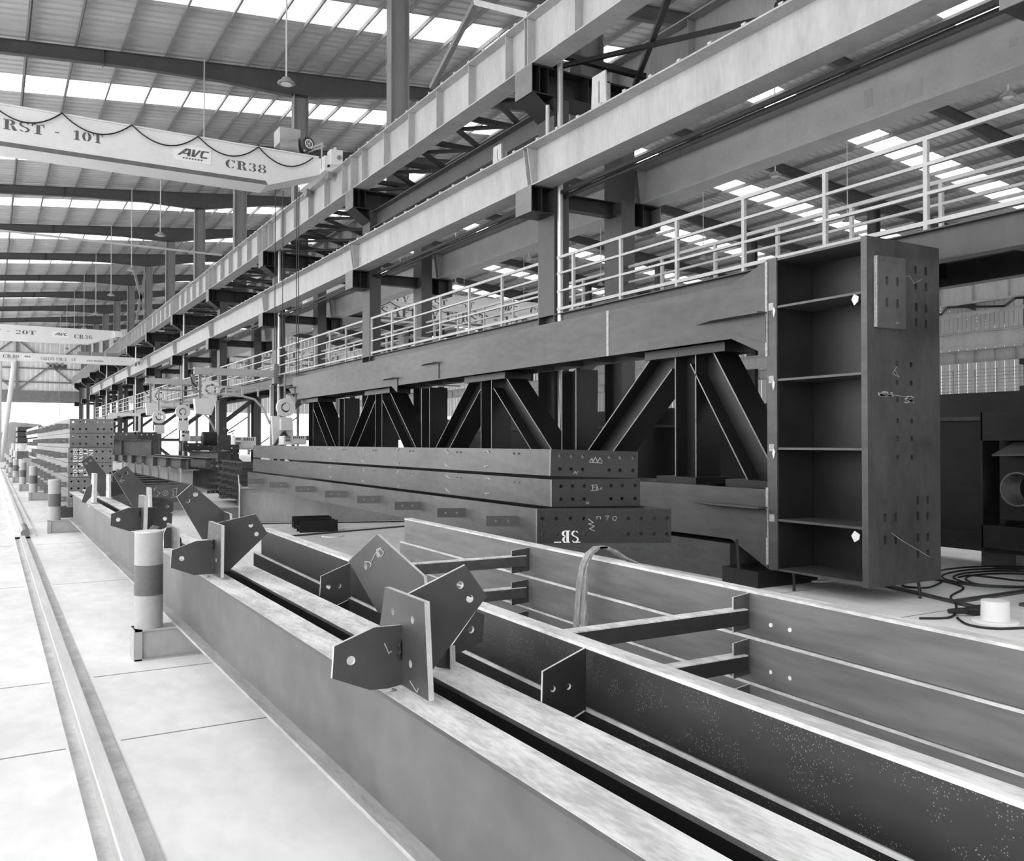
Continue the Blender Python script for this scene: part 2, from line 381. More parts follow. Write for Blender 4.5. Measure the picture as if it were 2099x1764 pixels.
for k in KS:
    yy = Y0 + S*k; nm = ORD[k+1]
    t = thing('roof_rafter', 'dark deep roof rafter over the %s pair of columns' % (ORD[k] if k >= 0 else 'unseen nearer'), 'rafter', (9.65, yy, zr(9.65)-1), 'roof rafters')
    pts = [(-13.5,.40),(.2,.42),(4,.45),(6.84,.58),(9.4,.86),(9.9,.86),(13.5,.5),(XR,.45),(36,.5),(40.2,.86),(41,.86),(45,.5),(57.2,.5),(71,.86),(74,.86),(78,.5),(91,.5)]
    mb = MB()
    for (xa,da),(xb,db) in zip(pts[:-1],pts[1:]):
        za, zb = zr(xa)-.23, zr(xb)-.23
        mb.hexa([(xa,yy-.008,za-da),(xb,yy-.008,zb-db),(xb,yy+.008,zb-db),(xa,yy+.008,za-da)],[(xa,yy-.008,za),(xb,yy-.008,zb),(xb,yy+.008,zb),(xa,yy+.008,za)])
        for dd, e in ((0,.016),(1,.016)):
            u, v = (za, zb) if dd == 0 else (za-da, zb-db)
            mb.hexa([(xa,yy-.11,u-e),(xb,yy-.11,v-e),(xb,yy+.11,v-e),(xa,yy+.11,u-e)],[(xa,yy-.11,u),(xb,yy-.11,v),(xb,yy+.11,v),(xa,yy+.11,u)])
    part('rafter_section', mb, M['rafter'], t)
    for xs in (3.1, 15.5, 30):
        mb = MB(); mb.box(xs-.008,xs+.008,yy-.14,yy+.14,zr(xs)-.75,zr(xs)-.22); part('splice_plate', mb, M['rafter'], t)

# ------------------------------------------------------------------ end wall and side wall
wl = MB()
def corr(mb, x0, x1, y, z0, z1, p=.5, d=.05):
    x = x0
    while x < x1 - 1e-6:
        q = min(p, x1-x); mb.box(x, x+q*.55, y, y+.03, z0, z1); mb.box(x+q*.55, x+q, y+d, y+d+.03, z0, z1); x += q
    return mb
corr(wl, -14, 25, YEND, 6.4, 16.3); corr(wl, 25, 92, YEND, 5.4, 16.3)
wall = single('wall_back', wl, M['walls'], kind='structure')
mb = MB()
mb.box(-14,9.3,YEND-.35,YEND-.03,6.2,7.6); part('opening_header', mb, M['purlin'], wall)
for xx in (-4.5,2.6,9.4,16,22.5,29,35.5,41,48,55): mb = MB(); mb.box(xx-.15,xx+.15,YEND-.35,YEND-.05,0 if xx>9.2 else 7.6,15.2); part('wall_post', mb, M['purlin'], wall)
for zz in (8.6,10.2,11.9): mb = MB(); mb.box(-14,60,YEND-.15,YEND-.05,zz-.08,zz+.08); part('wall_girt', mb, M['purlin'], wall)
for xa in (-4.5, 2.6):
    mb = MB(); mb.bar((xa,YEND-.25,7.6),(xa+6.9,YEND-.25,13.5),.16); mb.bar((xa+6.9,YEND-.25,7.6),(xa,YEND-.25,13.5),.16); part('wall_brace', mb, M['purlin'], wall)
for xa, xb in ((16,22.5),(22.5,29),(29,35.5),(41,48)):
    mb = MB(); mb.bar((xa,YEND-.25,.3),(xb,YEND-.25,5),.16); part('wall_brace', mb, M['purlin'], wall)
wf = MB(); corr(wf, -14, 13, -34, 0, 16.3, 1.0); corr(wf, 13, 92, -34, 0, 6.0, 1.0); corr(wf, 13, 92, -34, 13.0, 16.3, 1.0); single('wall_front', wf, M['purlin'], kind='structure')  # unseen wall, added to dim light from behind; gap brightens next hall
wr = MB(); y = 10
while y < YEND: wr.box(80,80.03,y,y+.5,6.2,15.5); wr.box(80.05,80.08,y+.5,y+.9,6.2,15.5); y += .9
wr.box(80.1,80.15,-34,YEND,0,6.2); wr.box(80.1,80.15,-34,10,6.2,15.5)
single('wall_right', wr, M['cladding'], kind='structure')
t = thing('guard_rail','distant grid guard rail in front of the pale side wall','railing',(74,50,5.6))
for z_ in (5.8,6.1,6.4,6.7,7.0,7.3,7.6,7.9): part('rail', MB().box(73.97,74.03,30,70,z_-.03,z_+.03), M['railing'], t)
for i in range(21): part('post', MB().box(73.96,74.04,30+2*i,30.08+2*i,5.6,7.95), M['railing'], t)

# ------------------------------------------------------------------ column pairs
def column_pair(k):
    y = Y0 + S*k
    who = ORD[k] if k >= 0 else 'unseen nearer'
    t = thing('twin_column', 'twin crane columns, %s of their row from the near end, with dark cantilever brackets' % who, 'column', (9.67,y,0), 'twin columns carrying the crane runways')
    for x0 in (8.75, 10.27):
        x1 = x0 + .32; mb = MB()
        mb.box(x0,x1,y-.27,y-.25,0,7.85); mb.box(x0,x1,y+.25,y+.27,0,7.85); mb.box(x0+.15,x0+.165,y-.25,y+.25,0,7.85)
        mb.box(x0-.08,x1+.08,y-.36,y+.36,0,.03)
        part('column_shaft', mb, M['column'], t)
        mb = MB(); mb.box(x0,x0+.012,y-.25,y+.25,3.9,7.85); mb.box(x1-.012,x1,y-.25,y+.25,3.9,7.85); part('cover_plate', mb, M['column'], t)
        mb = MB()
        for zz in (1.2,3.45,3.65): mb.box(x0+.005,x1-.005,y-.25,y+.25,zz-.008,zz+.008)
        part('column_stiffener', mb, M['dark'], t)
    # top crossbeam with stiffeners and sloped knees
    mb = MB(); mb.box(8.27,11.22,y-.29,y+.29,8.33,8.36); mb.box(8.27,11.22,y-.29,y+.29,7.84,7.865); mb.box(8.27,11.22,y-.01,y+.01,7.865,8.33)
    for s_ in (-1,1):
        cx_ = 9.745 - s_*1.475
        mb.hexa([(cx_+s_*.02,y-.29,7.85),(cx_+s_*.02,y+.29,7.85),(9.745-s_*.99,y+.29,7.51),(9.745-s_*.99,y-.29,7.51)],[(cx_+s_*.06,y-.29,7.84),(cx_+s_*.06,y+.29,7.84),(9.745-s_*.99,y+.29,7.54),(9.745-s_*.99,y-.29,7.54)])
        mb.prism([(cx_+s_*.03,y,7.85),(9.745-s_*.99,y,7.85),(9.745-s_*.99,y,7.52)],(0,.02,0))
    part('crossbeam', mb, M['dark'], t)
    for xx in (8.44,8.62,9.5,9.98,10.45,10.9):
        mb = MB(); mb.box(xx-.006,xx+.006,y-.28,y+.28,7.865,8.33); part('crossbeam_stiffener', mb, M['dark'], t)
    for x0,x1 in ((8.26,8.275),(11.215,11.23)):
        mb = MB(); mb.box(x0,x1,y-.29,y+.29,7.84,8.36); part('end_plate', mb, M['brkface'], t)
    for x0,x1,xe in ((8.275,8.75,8.26),(10.59,11.215,11.215)):
        mb = MB(); mb.box(x0,x1,y-.27,y+.27,6.16,6.18); mb.box(x0,x1,y-.27,y+.27,5.71,5.73); mb.box(x0,x1,y-.01,y+.01,5.73,6.16); xm = x0+.22
        mb.box(xm-.006,xm+.006,y-.26,y+.26,5.73,6.16); part('bracket', mb, M['dark'], t)
        mb = MB(); mb.box(xe,xe+.015,y-.27,y+.27,5.71,6.18); part('end_plate', mb, M['brkface'], t)
    mb = MB(); mb.ibeam((9.07,y,5.9),(10.27,y,5.9),.2,.28,.012,.016); part('strut', mb, M['dark'], t)
    for za, zb in ((2.55,3.5),(1.25,.25)):
        mb = MB(); mb.bar((9.07,y,za),(10.27,y,zb),.16,.18); part('lacing_bar', mb, M['column'], t)
    mb = MB(); mb.bar((9.07,y,1.75),(10.27,y,1.75),.16,.18); part('lacing_bar', mb, M['column'], t)
    c = thing('roof_column', 'tall grey roof column standing on the crossbeam of the %s column pair' % who, 'column', (9.67,y,8.36), 'roof columns')
    mb = MB(); zt = zr(9.67)-1.08; mb.box(9.40,9.42,y-.17,y+.17,8.36,zt); mb.box(9.92,9.94,y-.17,y+.17,8.36,zt); mb.box(9.42,9.92,y-.012,y+.012,8.36,zt)
    part('column_shaft', mb, M['roofcol'], c)
    mb = MB(); mb.box(9.33,10.01,y-.26,y+.26,8.361,8.39); mb.box(9.33,10.01,y-.26,y+.26,zt,zt+.03); part('base_plate', mb, M['column'], c)
for k in KS: column_pair(k)

for k in (0,2,4,6,8):
    y = Y0 + S*k - .35; mb = MB(); mb.tube([(8.83,y,.2),(8.83,y,9.3)],.055,12)
    single('downpipe', mb, M['zinc'], 'bright galvanised downpipe strapped to the %s twin column' % ORD[k], 'pipe', 'downpipes', smooth=True)

# ------------------------------------------------------------------ runway girders
def girder(name, label, cat, grp, xc, y0, y1, z0, z1, fw, stiff, side, wide_top=None, m='pale', rail=True):
    t = thing(name, label, cat, (xc,(y0+y1)/2,z0), grp); mb = MB(); wt = wide_top or fw
    mb.box(xc-wt/2,xc+wt/2,y0,y1,z1-.025,z1); mb.box(xc-fw/2,xc+fw/2,y0,y1,z0,z0+.025); mb.box(xc-.008,xc+.008,y0,y1,z0+.025,z1-.025)
    part('girder_section', mb, M[m], t)
    for yy, a in stiff:
        mb = MB()
        for s_ in (-1,1):
            mb.prism([(xc+s_*.008,yy,z0+.03),(xc+s_*(a*.55),yy,z0+.03),(xc+s_*a,yy,z1-.03),(xc+s_*.008,yy,z1-.03)] if side else [(xc+s_*.008,yy,z0+.03),(xc+s_*a,yy,z0+.03),(xc+s_*a,yy,z1-.03),(xc+s_*.008,yy,z1-.03)],(0,.016,0))
        part('web_stiffener', mb, M[m], t)
    if rail:
        mb = MB(); mb.box(xc-.03,xc+.03,y0,y1,z1,z1+.07); part('crane_rail', mb, M['midgrey'], t)
        y = max(y0, 6)+.3
        while y < min(y1, 36) and xc < 9: mb = MB(); mb.box(xc-wt/2-.005,xc-wt/2+.06,y,y+.07,z1-.005,z1+.03); part('rail_clip', mb, M['pale2'], t); y += .62
    return t
for k in KS:
    ya, yb = Y0+S*k+.01, Y0+S*(k+1)-.01
    if k == KS[-1]: yb = YEND-.5
    if k == -1: ya = Y0 - S*2
    who = ORD[k+1]
    st = [(ya+(yb-ya)*(i+.5)/6,.17) for i in range(6)] + [(ya+.02,.19),(yb-.04,.19)] if k >= 0 else [(Y0-.04-1.5*i,.17) for i in range(10)]
    girder('runway_girder','high pale crane girder with many web stiffeners, %s span from the near end' % who,'girder','upper runway girders of the first hall',8.5,ya,yb,8.37,9.29,.42,st,False)
    st = [(ya+.05,.22),(yb-.07,.22)]
    if k < 9: girder('runway_girder','low pale crane girder with plain smooth web, %s span from the near end' % who,'girder','lower runway girders of the first hall',8.52,ya,yb,6.19,6.93,.42,st,True,.52)
    girder('runway_girder','low crane girder of the neighbouring hall, %s span from the near end' % who,'girder','lower runway girders of the second hall',11.0,ya,yb,6.19,6.93,.42,[(ya+.05,.2),(yb-.07,.2)],True,.46,m='pale2')
    girder('runway_girder','high crane girder of the neighbouring hall, %s span from the near end' % who,'girder','upper runway girders of the second hall',11.0,ya,yb,8.37,9.29,.42,[(ya+(yb-ya)*(i+.5)/6,.17) for i in range(6)],False,m='pale')
    # cable conductor under the low girder
    t = thing('conductor_rail', 'dark conductor bar slung beneath the %s low crane girder span' % who, 'conductor bar', (8.78,(ya+yb)/2,6.05), 'conductor bars under the low girders')
    mb = MB(); mb.box(8.80,8.86,ya,yb,6.06,6.12); mb.box(8.92,8.98,ya,yb,6.02,6.08); part('bar_section', mb, M['black'], t)
    # horizontal lattice between the high girders
    t = thing('surge_lattice', 'dark horizontal bracing lattice between the high girders, %s span' % who, 'bracing', (9.7,(ya+yb)/2,8.45), 'bracing lattices between high girders')
    nseg = 5; d = (yb-ya)/nseg
    for i in range(nseg):
        a = ya+d*i; b = a+d
        mb = MB(); mb.bar((8.78,a+.1,8.50),(10.72,b-.1,8.50),.09,.09); part('diagonal_bar', mb, M['dark'], t)
        mb = MB(); mb.bar((10.72,a+.1,8.42),(8.78,b-.1,8.42),.08,.07); part('diagonal_bar', mb, M['dark'], t)
        mb = MB(); mb.bar((8.75,b-.35,8.60),(10.76,b-.35,8.60),.12,.1); part('cross_bar', mb, M['dark'], t)
for k_, (a_, b_, c_, d_) in enumerate(((7.55,8.05,6.36,6.62),(8.35,8.5,6.48,6.74),(6.25,6.35,6.55,6.65))):
    gp = [o for o in bpy.data.objects if o.get('label') == 'low crane girder of the neighbouring hall, first span from the near end'][0]
    part('paint_patch', MB().box(10.989,10.9915,a_,b_,c_,d_), M['pale'], gp, 'paler touched-up paint patch')
# tie beam between the first two column pairs
t = thing('tie_beam', 'dark tie beam spanning between the first and second twin columns above the low girder', 'beam', (8.95,18.1,7.35))
mb = MB(); mb.ibeam((8.95,Y0+.28,7.35),(8.95,Y0+S-.28,7.35),.32,.45,.012,.02); part('beam_section', mb, M['column'], t)
mb = MB(); mb.box(8.8,9.1,Y0+S-.29,Y0+S-.27,7.33,7.83); part('end_plate', mb, M['column'], t)

t = thing('cable_conduit','thin pale conduit clipped along the top edge of the neighbouring low girder','conduit',(10.74,22,6.93))
part('conduit_tube', MB().tube([(10.74,4,6.965),(10.74,49,6.965)],.016,8), M['pale2'], t, smooth=True)
for i in range(22): part('conduit_clip', MB().box(10.72,10.80,5+1.1*i,5.05+1.1*i,6.931,6.99), M['pale2'], t)
# small upright plates and stubs on the low girder
def girder_stub(y, h, w, th, lb, m='railing'):
    mb = MB(); mb.prism([(8.40,y,6.93),(8.40,y+w,6.93),(8.40,y+w*.92,6.93+h),(8.40,y+w*.08,6.93+h)],(th,0,0)); mb.box(8.40,8.62,y+w*.45,y+w*.5,6.93,6.93+h*.8)
    single('end_stop', mb, M[m], lb, 'end stop')
girder_stub(11.3,.6,.42,.03,'pale upright stop plate with round mark beside the first bracket')
girder_stub(14.65,.40,.35,.03,'short pale stop plate past the first bracket on the low girder')
mb = MB(); mb.cyl((8.45,13.1,6.94),(8.45,13.1,7.55),.035,12); single('stub_post', mb, M['railing'], 'slim white post upright on the low girder flange', 'post', smooth=True)

# girders and columns of the rows further right
for row, (xr, nm) in enumerate(((41.0,'second'),(72.0,'third'))):
    for zz0, zz1, hn, wd in ((8.37,9.40,'high',.5),(6.17,6.92,'low',.45)):
        if row == 1 and hn == 'low': continue
        st = [(8+1.75*i,.2) for i in range(60)] if hn == 'high' else [(14+4.5*i,.15) for i in range(20)]
        girder('runway_girder','%s pale crane girder on the %s column row beyond the neighbouring hall' % (hn, nm),'girder',None,xr,4,YEND-1,zz0,zz1,wd,st,False,m='pale')
    for k in range(0,12):
        yy = Y0+S*k
        t = thing('hall_column','far hall column of the %s row, %s from the near end, carrying crane girders' % (nm, ORD[k]),'column',(xr+.8,yy,0),'columns of the %s row' % nm)
        mb = MB(); mb.box(xr+.4,xr+.42,yy-.2,yy+.2,0,zr(xr)-.9); mb.box(xr+.98,xr+1,yy-.2,yy+.2,0,zr(xr)-.9); mb.box(xr+.42,xr+.98,yy-.01,yy+.01,0,zr(xr)-.9); part('column_shaft', mb, M['column'], t)
        mb = MB(); mb.box(xr-.2,xr+.4,yy-.2,yy+.2,7.9,8.37); part('bracket', mb, M['dark'], t)
        mb = MB(); mb.box(xr-.2,xr+.4,yy-.2,yy+.2,5.7,6.17); part('bracket', mb, M['dark'], t)
t = thing('surge_lattice', 'bracing lattice hung under the high girder of the second row', 'bracing', (42,40,8.2))
for i in range(30):
    a = 10+3.4*i
    mb = MB(); mb.bar((41.2,a,8.33),(43.2,a+1.7,8.33),.1); part('diagonal_bar', mb, M['dark'], t)
    mb = MB(); mb.bar((43.2,a+1.7,8.33),(41.2,a+3.4,8.33),.1); part('diagonal_bar', mb, M['dark'], t)
mb = MB(); mb.box(43.15,43.3,8,YEND-2,8.1,8.28); part('chord', mb, M['pale2'], t)

# ------------------------------------------------------------------ catwalk and guard rails
for k in range(-1,9):
    y0, y1 = Y0+S*k+.272, Y0+S*(k+1)-.272
    who = ORD[k+1]
    t = thing('catwalk', 'raised steel walkway between the twin columns, %s span from the near end' % who, 'walkway', (9.6,(y0+y1)/2,3.5), 'walkway spans')
    mb = MB(); mb.ibeam((8.84,y0,3.55),(8.84,y1,3.55),.18,.36,.01,.015); part('edge_beam', mb, M['column'], t)
    mb = MB(); mb.ibeam((10.40,y0,3.55),(10.40,y1,3.55),.18,.36,.01,.015); part('edge_beam', mb, M['column'], t)
    mb = MB(); mb.box(8.93,10.31,y0,y1,3.86,3.885); part('deck_plate', mb, M['dark'], t)
    for j in range(6):
        yy = y0+.5+(y1-y0-1)*j/5; mb = MB(); mb.box(8.85,10.39,yy-.04,yy+.04,3.66,3.86); part('joist', mb, M['dark'], t)
    np_ = 7; ps = [y0-.0+.02+(y1-y0-.04)*i/(np_-1) for i in range(np_)]
    if k == -1: ps = [12.81-1.36*i for i in range(8)]; y0r, y1r = 3.2, 13.3
    else: y0r, y1r = y0-.05, y1+.05
    for xx, side, zt in ((8.80,'near',4.92),(10.42,'far',4.92)):
        g = thing('guard_rail', 'white tubular guard rail on the %s edge of the %s walkway span' % ('aisle' if side == 'near' else 'other', who), 'railing', (xx,(y0+y1)/2,3.91), 'walkway guard rails')
        pp = ps if side == 'near' else [p+.9 for p in ps if y0 < p+.9 < y1]
        for p in pp: mb = MB(); mb.box(xx-.025,xx+.025,p-.025,p+.025,3.91,zt); part('post', mb, M['railing'], g)
        for zz, hh in ((zt,.05),(4.63,.035),(4.31,.035),(3.99,.05)):
            mb = MB(); mb.box(xx-.026,xx+.026,y0r,y1r,zz-hh/2,zz+hh/2); part('rail', mb, M['railing'], g)

# ------------------------------------------------------------------ overhead cranes
def crane(name, label, y, xa, xb, zb, zt, taper, text, letterh, strip=True, depth=.9, txt_gap=None, side=-1, group=None):
    t = thing(name, label, 'crane', (xb-.5,y,zb), group); mb = MB()
    q = [(xa,zb),(xb-taper,zb),(xb,zt-(zt-zb)*.42),(xb,zt),(xa,zt)]
    mb.prism([(a,y,b) for a,b in q],(0,depth,0)); part('bridge_girder', mb, M['crane'], t)
    if strip:
        mb = MB(); mb.prism([(a,y-.012,b) for a,b in ((xa,zb),(xb-taper,zb),(xb-taper-.05,zb+.11),(xa,zb+.11))],(0,.011,0)); part('edge_strip', mb, M['band'], t)
    mb = MB(); mb.box(xa,xb-.2,y-.05,y+.02,zt,zt+.035); part('festoon_rail', mb, M['machine'], t)
    mb = MB(); mb.box(xb-.15,xb+.35,y-.4,y+depth+1.2,zt-(zt-zb)*.45,zt-.02); part('end_carriage', mb, M['crane'], t)
    for yw in (y-.2,y+depth+.9):
        mb = MB(); mb.cyl((xb-.02,yw,zt-(zt-zb)*.45-.05),(xb+.1,yw,zt-(zt-zb)*.45-.05),.16,16); part('wheel', mb, M['midgrey'], t, smooth=True)
    for tx, x0, z0, h, *wd in text:
        mb = text_mb(MB(), tx, (x0,y-.001,z0),(1,0,0),(0,0,1),h, width=wd[0] if wd else None); part('lettering', mb, M['letter'], t)
    return t
def festoon(t, y, pts, sag):
    for (xa,za),(xb,zb) in zip(pts[:-1],pts[1:]):
        mb = MB(); mb.tube([(xa+(xb-xa)*i/12,y-.07,za+(zb-za)*i/12-sag*4*(i/12)*(1-i/12)) for i in range(13)],.018,6); part('festoon_cable', mb, M['black'], t, smooth=True)
def logo(t, x, z, w, h, y, sub=True):
    mb = MB(); mb.box(x,x+w,y-.012,y,z,z+h); p = part('logo_panel', mb, M['white'], t)
    mb = MB(); e = V((1,0,0)); sh = .35; yy = y-.013; L = lambda a,b: (x+w*a+(b-.5)*h*sh*.6, yy, z+h*b)
    for poly in ([(.10,.32),(.17,.32),(.36,.72),(.36,.80),(.28,.80)],[(.36,.80),(.43,.80),(.44,.32),(.36,.32)],[(.22,.44),(.40,.44),(.40,.52),(.26,.52)],
                 [(.47,.80),(.54,.80),(.55,.44),(.52,.32),(.47,.34)],[(.52,.32),(.57,.32),(.70,.80),(.63,.80)],
                 [(.70,.40),(.76,.40),(.78,.74),(.74,.80),(.70,.74)],[(.74,.72),(.90,.72),(.92,.80),(.74,.80)],[(.72,.32),(.90,.32),(.90,.42),(.72,.42)]):
        mb.prism([L(a,b) for a,b in poly],(0,-.004,0))
    if sub:
        for i in range(7): mb.prism([L(.26+.08*i,.14),L(.31+.08*i,.14),L(.31+.08*i,.23),L(.26+.08*i,.23)],(0,-.004,0))
    part('logo_mark', mb, M['letter'], p)
yc = 24.6
t = crane('bridge_crane','large white ten ton bridge crane over the aisle with swagged cable',yc,-10,8.25,8.75,9.74,1.65,
   [('CR38',5.45,9.06,.235,1.12),('SAFETY FIRST',-2.35,9.17,.25,3.46),('-',1.30,9.16,.25,.16),('10T',1.74,9.18,.235,.68)],.25)
logo(t,4.13,9.07,.95,.42,yc)
festoon(t,yc,[(-.1,9.77),(1.48,9.77),(3.09,9.77),(4.73,9.76),(6.33,9.75),(7.87,9.70)],.38)
h = thing('hoist_unit','hoist motor and control box riding on top of the ten ton bridge crane','hoist',(7.5,25.2,9.74))
mb = MB(); mb.box(7.05,7.65,25.0,25.6,10.15,10.6); part('control_box', mb, M['pale2'], h)
mb = MB(); mb.cyl((7.1,24.95,10.0),(7.55,24.7,10.02),.25,20); part('drum', mb, M['midgrey'], h, smooth=True)
mb = MB(); mb.cyl((7.62,24.75,10.05),(7.72,24.45,10.05),.2,20); part('motor', mb, M['column'], h, smooth=True)
mb = MB(); mb.pipe((7.722,24.44,10.05),(7.725,24.43,10.05),.13,.10); mb.box(7.68,7.70,24.425,24.44,9.97,10.13); mb.box(7.74,7.76,24.425,24.44,9.97,10.13); mb.box(7.68,7.76,24.425,24.44,10.04,10.06); part('maker_emblem', mb, M['white'], h)
mb = MB(); mb.box(6.95,8.0,24.65,25.5,9.745,9.80); part('trolley_frame', mb, M['midgrey'], h)
mb = MB(); mb.bar((7.6,24.5,9.85),(8.15,24.5,10.15),.06); mb.bar((7.75,24.5,9.85),(8.2,24.5,10.08),.04); mb.bar((8.1,24.45,9.4),(8.1,24.45,10.1),.035); part('current_collector', mb, M['pale2'], h)
b = thing('electric_box','small white electrical cabinet with round knob at the runway end of the big crane','cabinet',(8.42,24.5,9.45))
mb = MB(); mb.box(8.28,8.62,24.15,24.5,9.48,9.92); part('cabinet', mb, M['machine'], b)
mb = MB(); mb.cyl((8.5,24.15,9.7),(8.5,24.1,9.7),.06,14); part('knob', mb, M['midgrey'], b, smooth=True)
mb = MB(); mb.cyl((8.45,24.3,9.92),(8.45,24.3,10.02),.04,10); part('beacon', mb, M['machine'], b, smooth=True)
mb = MB(); mb.bar((8.20,24.1,9.42),(8.20,26.0,9.33),.05); single('collector_arm', mb, M['black'], 'black collector arm lying along the high rail below the electrical cabinet', 'collector arm')
for i,(px_,yv,zz0,zz1,lb) in enumerate((((6.9),24.9,4.2,8.74,'thin rope hanging from the big crane girder, further from its end'),((7.12),24.9,4.2,8.74,'thin rope hanging from the big crane girder, second from its end'),((7.52),24.9,2.9,8.9,'dark pendant cable hanging nearest the end of the big crane'),((7.58),24.9,2.9,8.9,'dark pendant cable twinned with the one at the crane end'))):
    mb = MB(); mb.cyl((px_,yv,zz0),(px_,yv,zz1),.012,6); single('hanging_cable', mb, M['black'], lb, 'cable', smooth=True)

t = crane('bridge_crane','distant white twenty ton bridge crane on the high runway near the end wall',73,-10,8.2,8.95,10.0,1.9,
   [('CR36',5.3,9.3,.3,1.25),('SAFETY FIRST - 20T',-4.6,9.4,.3,7.4)],.3,strip=False)
logo(t,3.9,9.32,1.05,.42,73,False)
t = crane('gantry_crane','white five ton crane with legs on the floor rail near the far end',62,.4,8.25,6.58,7.05,.4,
   [('CR40',.62,6.75,.2,.85),('SAFETY FIRST - 5T',2.65,6.7,.18,1.95)],.2,strip=False,depth=.4)
logo(t,1.65,6.72,.55,.25,62,False)
mb = MB(); mb.box(5.15,6.3,61.98,62,6.68,6.86); p = part('name_panel', mb, M['white'], t); part('lettering', text_mb(MB(),'STEEL BUILDER',(5.2,61.97,6.71),(1,0,0),(0,0,1),.11,width=1.0), M['letter'], p)
for (xa,xb,yy) in ((.45,.45,61.9),(1.25,.6,62.3)):
    mb = MB(); mb.tube([(xb,yy,.35),(xa,yy,6.6)],.14,12); part('leg', mb, M['crane'], t, smooth=True)
mb = MB(); mb.box(.3,.75,61.2,63,.07,.4); part('leg_carriage', mb, M['crane'], t)
mb = MB(); mb.box(.1,1.3,61.7,62.5,6.5,6.62); part('leg_head', mb, M['crane'], t)
for i in range(3):
    mb = MB(); mb.box(4.7+.85*i,5.4+.85*i,62.1,62.6,7.06,7.34); part('drive_box', mb, M['midgrey'], t)
h = thing('chain_hoist','wire rope hoist hanging beneath the five ton crane bridge','hoist',(3.7,62,6.2))
mb = MB(); mb.cyl((3.35,62,6.33),(4.1,62,6.33),.14,14); part('drum', mb, M['column'], h, smooth=True)
for xx in (3.55,3.85): mb = MB(); mb.cyl((xx,61.8,6.46),(xx,61.95,6.46),.1,14); part('trolley_wheel', mb, M['midgrey'], h, smooth=True)
mb = MB(); mb.cyl((3.7,62,6.2),(3.7,62,2.6),.02,6); part('wire_rope', mb, M['midgrey'], h)
mb = MB(); mb.tube([(3.7,62,2.6),(3.62,62,2.45),(3.7,62,2.32),(3.8,62,2.42)],.04,8); part('hook', mb, M['midgrey'], h, smooth=True)
# cranes of the neighbouring hall
t = crane('bridge_crane','white crane of the neighbouring hall, nearest beyond the walkway, with big safety lettering',36,11.3,40,6.95,7.75,1.0,[('SAFETY FIRST - 10T',14.6,7.1,.42)],.4,depth=.6)
festoon(t,36,[(13,7.72),(15,7.72),(17,7.72),(19,7.72),(21,7.72),(23,7.72)],.3)
t = crane('bridge_crane','white crane of the neighbouring hall on the high runway behind the nearer one',47,11.3,40,9.3,10.3,1.2,[('SAFETY FIRST - 5T',18,9.6,.42),('CR39',29,9.6,.42)],.4,depth=.6)
logo(t,26.6,9.45,1.6,.7,47)
t = crane('bridge_crane','far white crane of the neighbouring hall with builder name panel',57,11.3,40,6.95,7.7,1.0,[('SAFETY FIRST - 10T',15.0,7.1,.42)],.4,depth=.6)
mb = MB(); mb.box(12.0,14.4,56.98,57,7.75,8.35); p = part('name_panel', mb, M['white'], t); part('lettering', text_mb(MB(),'BUILDER',(12.1,56.97,7.85),(1,0,0),(0,0,1),.4,width=2.2), M['letter'], p)
t = crane('bridge_crane','furthest crane of the neighbouring hall with white name panel above its girder',76,11.3,40,6.95,7.7,1.0,[('SAFETY FIRST',14,7.1,.4)],.4,depth=.6)
mb = MB(); mb.box(12.2,15.4,75.98,76,7.75,8.45); p = part('name_panel', mb, M['white'], t); part('lettering', text_mb(MB(),'BUILDER',(12.4,75.97,7.87),(1,0,0),(0,0,1),.45,width=2.8), M['letter'], p)
# hoist of the neighbouring crane
h = thing('chain_hoist','dark hoist trolley hanging from the nearest crane of the neighbouring hall','hoist',(13.4,34.6,6.2))
mb = MB(); mb.cyl((12.9,35.6,7.15),(13.9,35.6,7.15),.26,18); part('drum', mb, M['column'], h, smooth=True)
mb = MB(); mb.box(12.6,14.2,35.4,35.9,6.5,6.85); part('trolley_frame', mb, M['midgrey'], h)
mb = MB(); mb.cyl((12.45,35.6,6.65),(12.8,35.6,6.65),.2,16); part('motor', mb, M['dark'], h, smooth=True)

# ------------------------------------------------------------------ hanging lamps
def lamp(x, y, z, ztop, label, grp):
    t = thing('pendant_lamp', label, 'lamp', (x,y,z), grp)
    mb = MB(); mb.cyl((x,y,z+.1),(x,y,ztop),.022,8); part('rod', mb, M['railing'], t)
    mb = MB(); mb.lathe((x,y,z),[(.0,.14),(.1,.13),(.14,.05),(.2,.03),(.22,0),(.2,-.02),(.15,-.02)][::-1],20); part('lamp_housing', mb, M['midgrey'], t, smooth=True)
    mb = MB(); mb.cyl((x,y,z-.025),(x,y,z-.03),.14,18); part('lens', mb, M['lens'], t)
for i in range(11): 
    if i == 0: lamp(6.25,21.6,10.47,zr(6.25)-.2,'round lamp on a long white rod, first of the aisle row','aisle lamps')
    else: lamp(6.25,22.4+S*i,10.5,zr(6.25)-.2,'round lamp on a long white rod, %s of the aisle row' % ORD[i],'aisle lamps')
for i in range(9):
    for j, xx in enumerate((23.8,32)):
        lamp(xx,13.8+8.3*i if j == 0 else 16.6+S*i,11.0 if j == 0 else 11.2,zr(xx)-.2,'round lamp in the neighbouring hall, %s of the %s row' % (ORD[i], 'inner' if j == 0 else 'outer'),'neighbouring hall lamps')
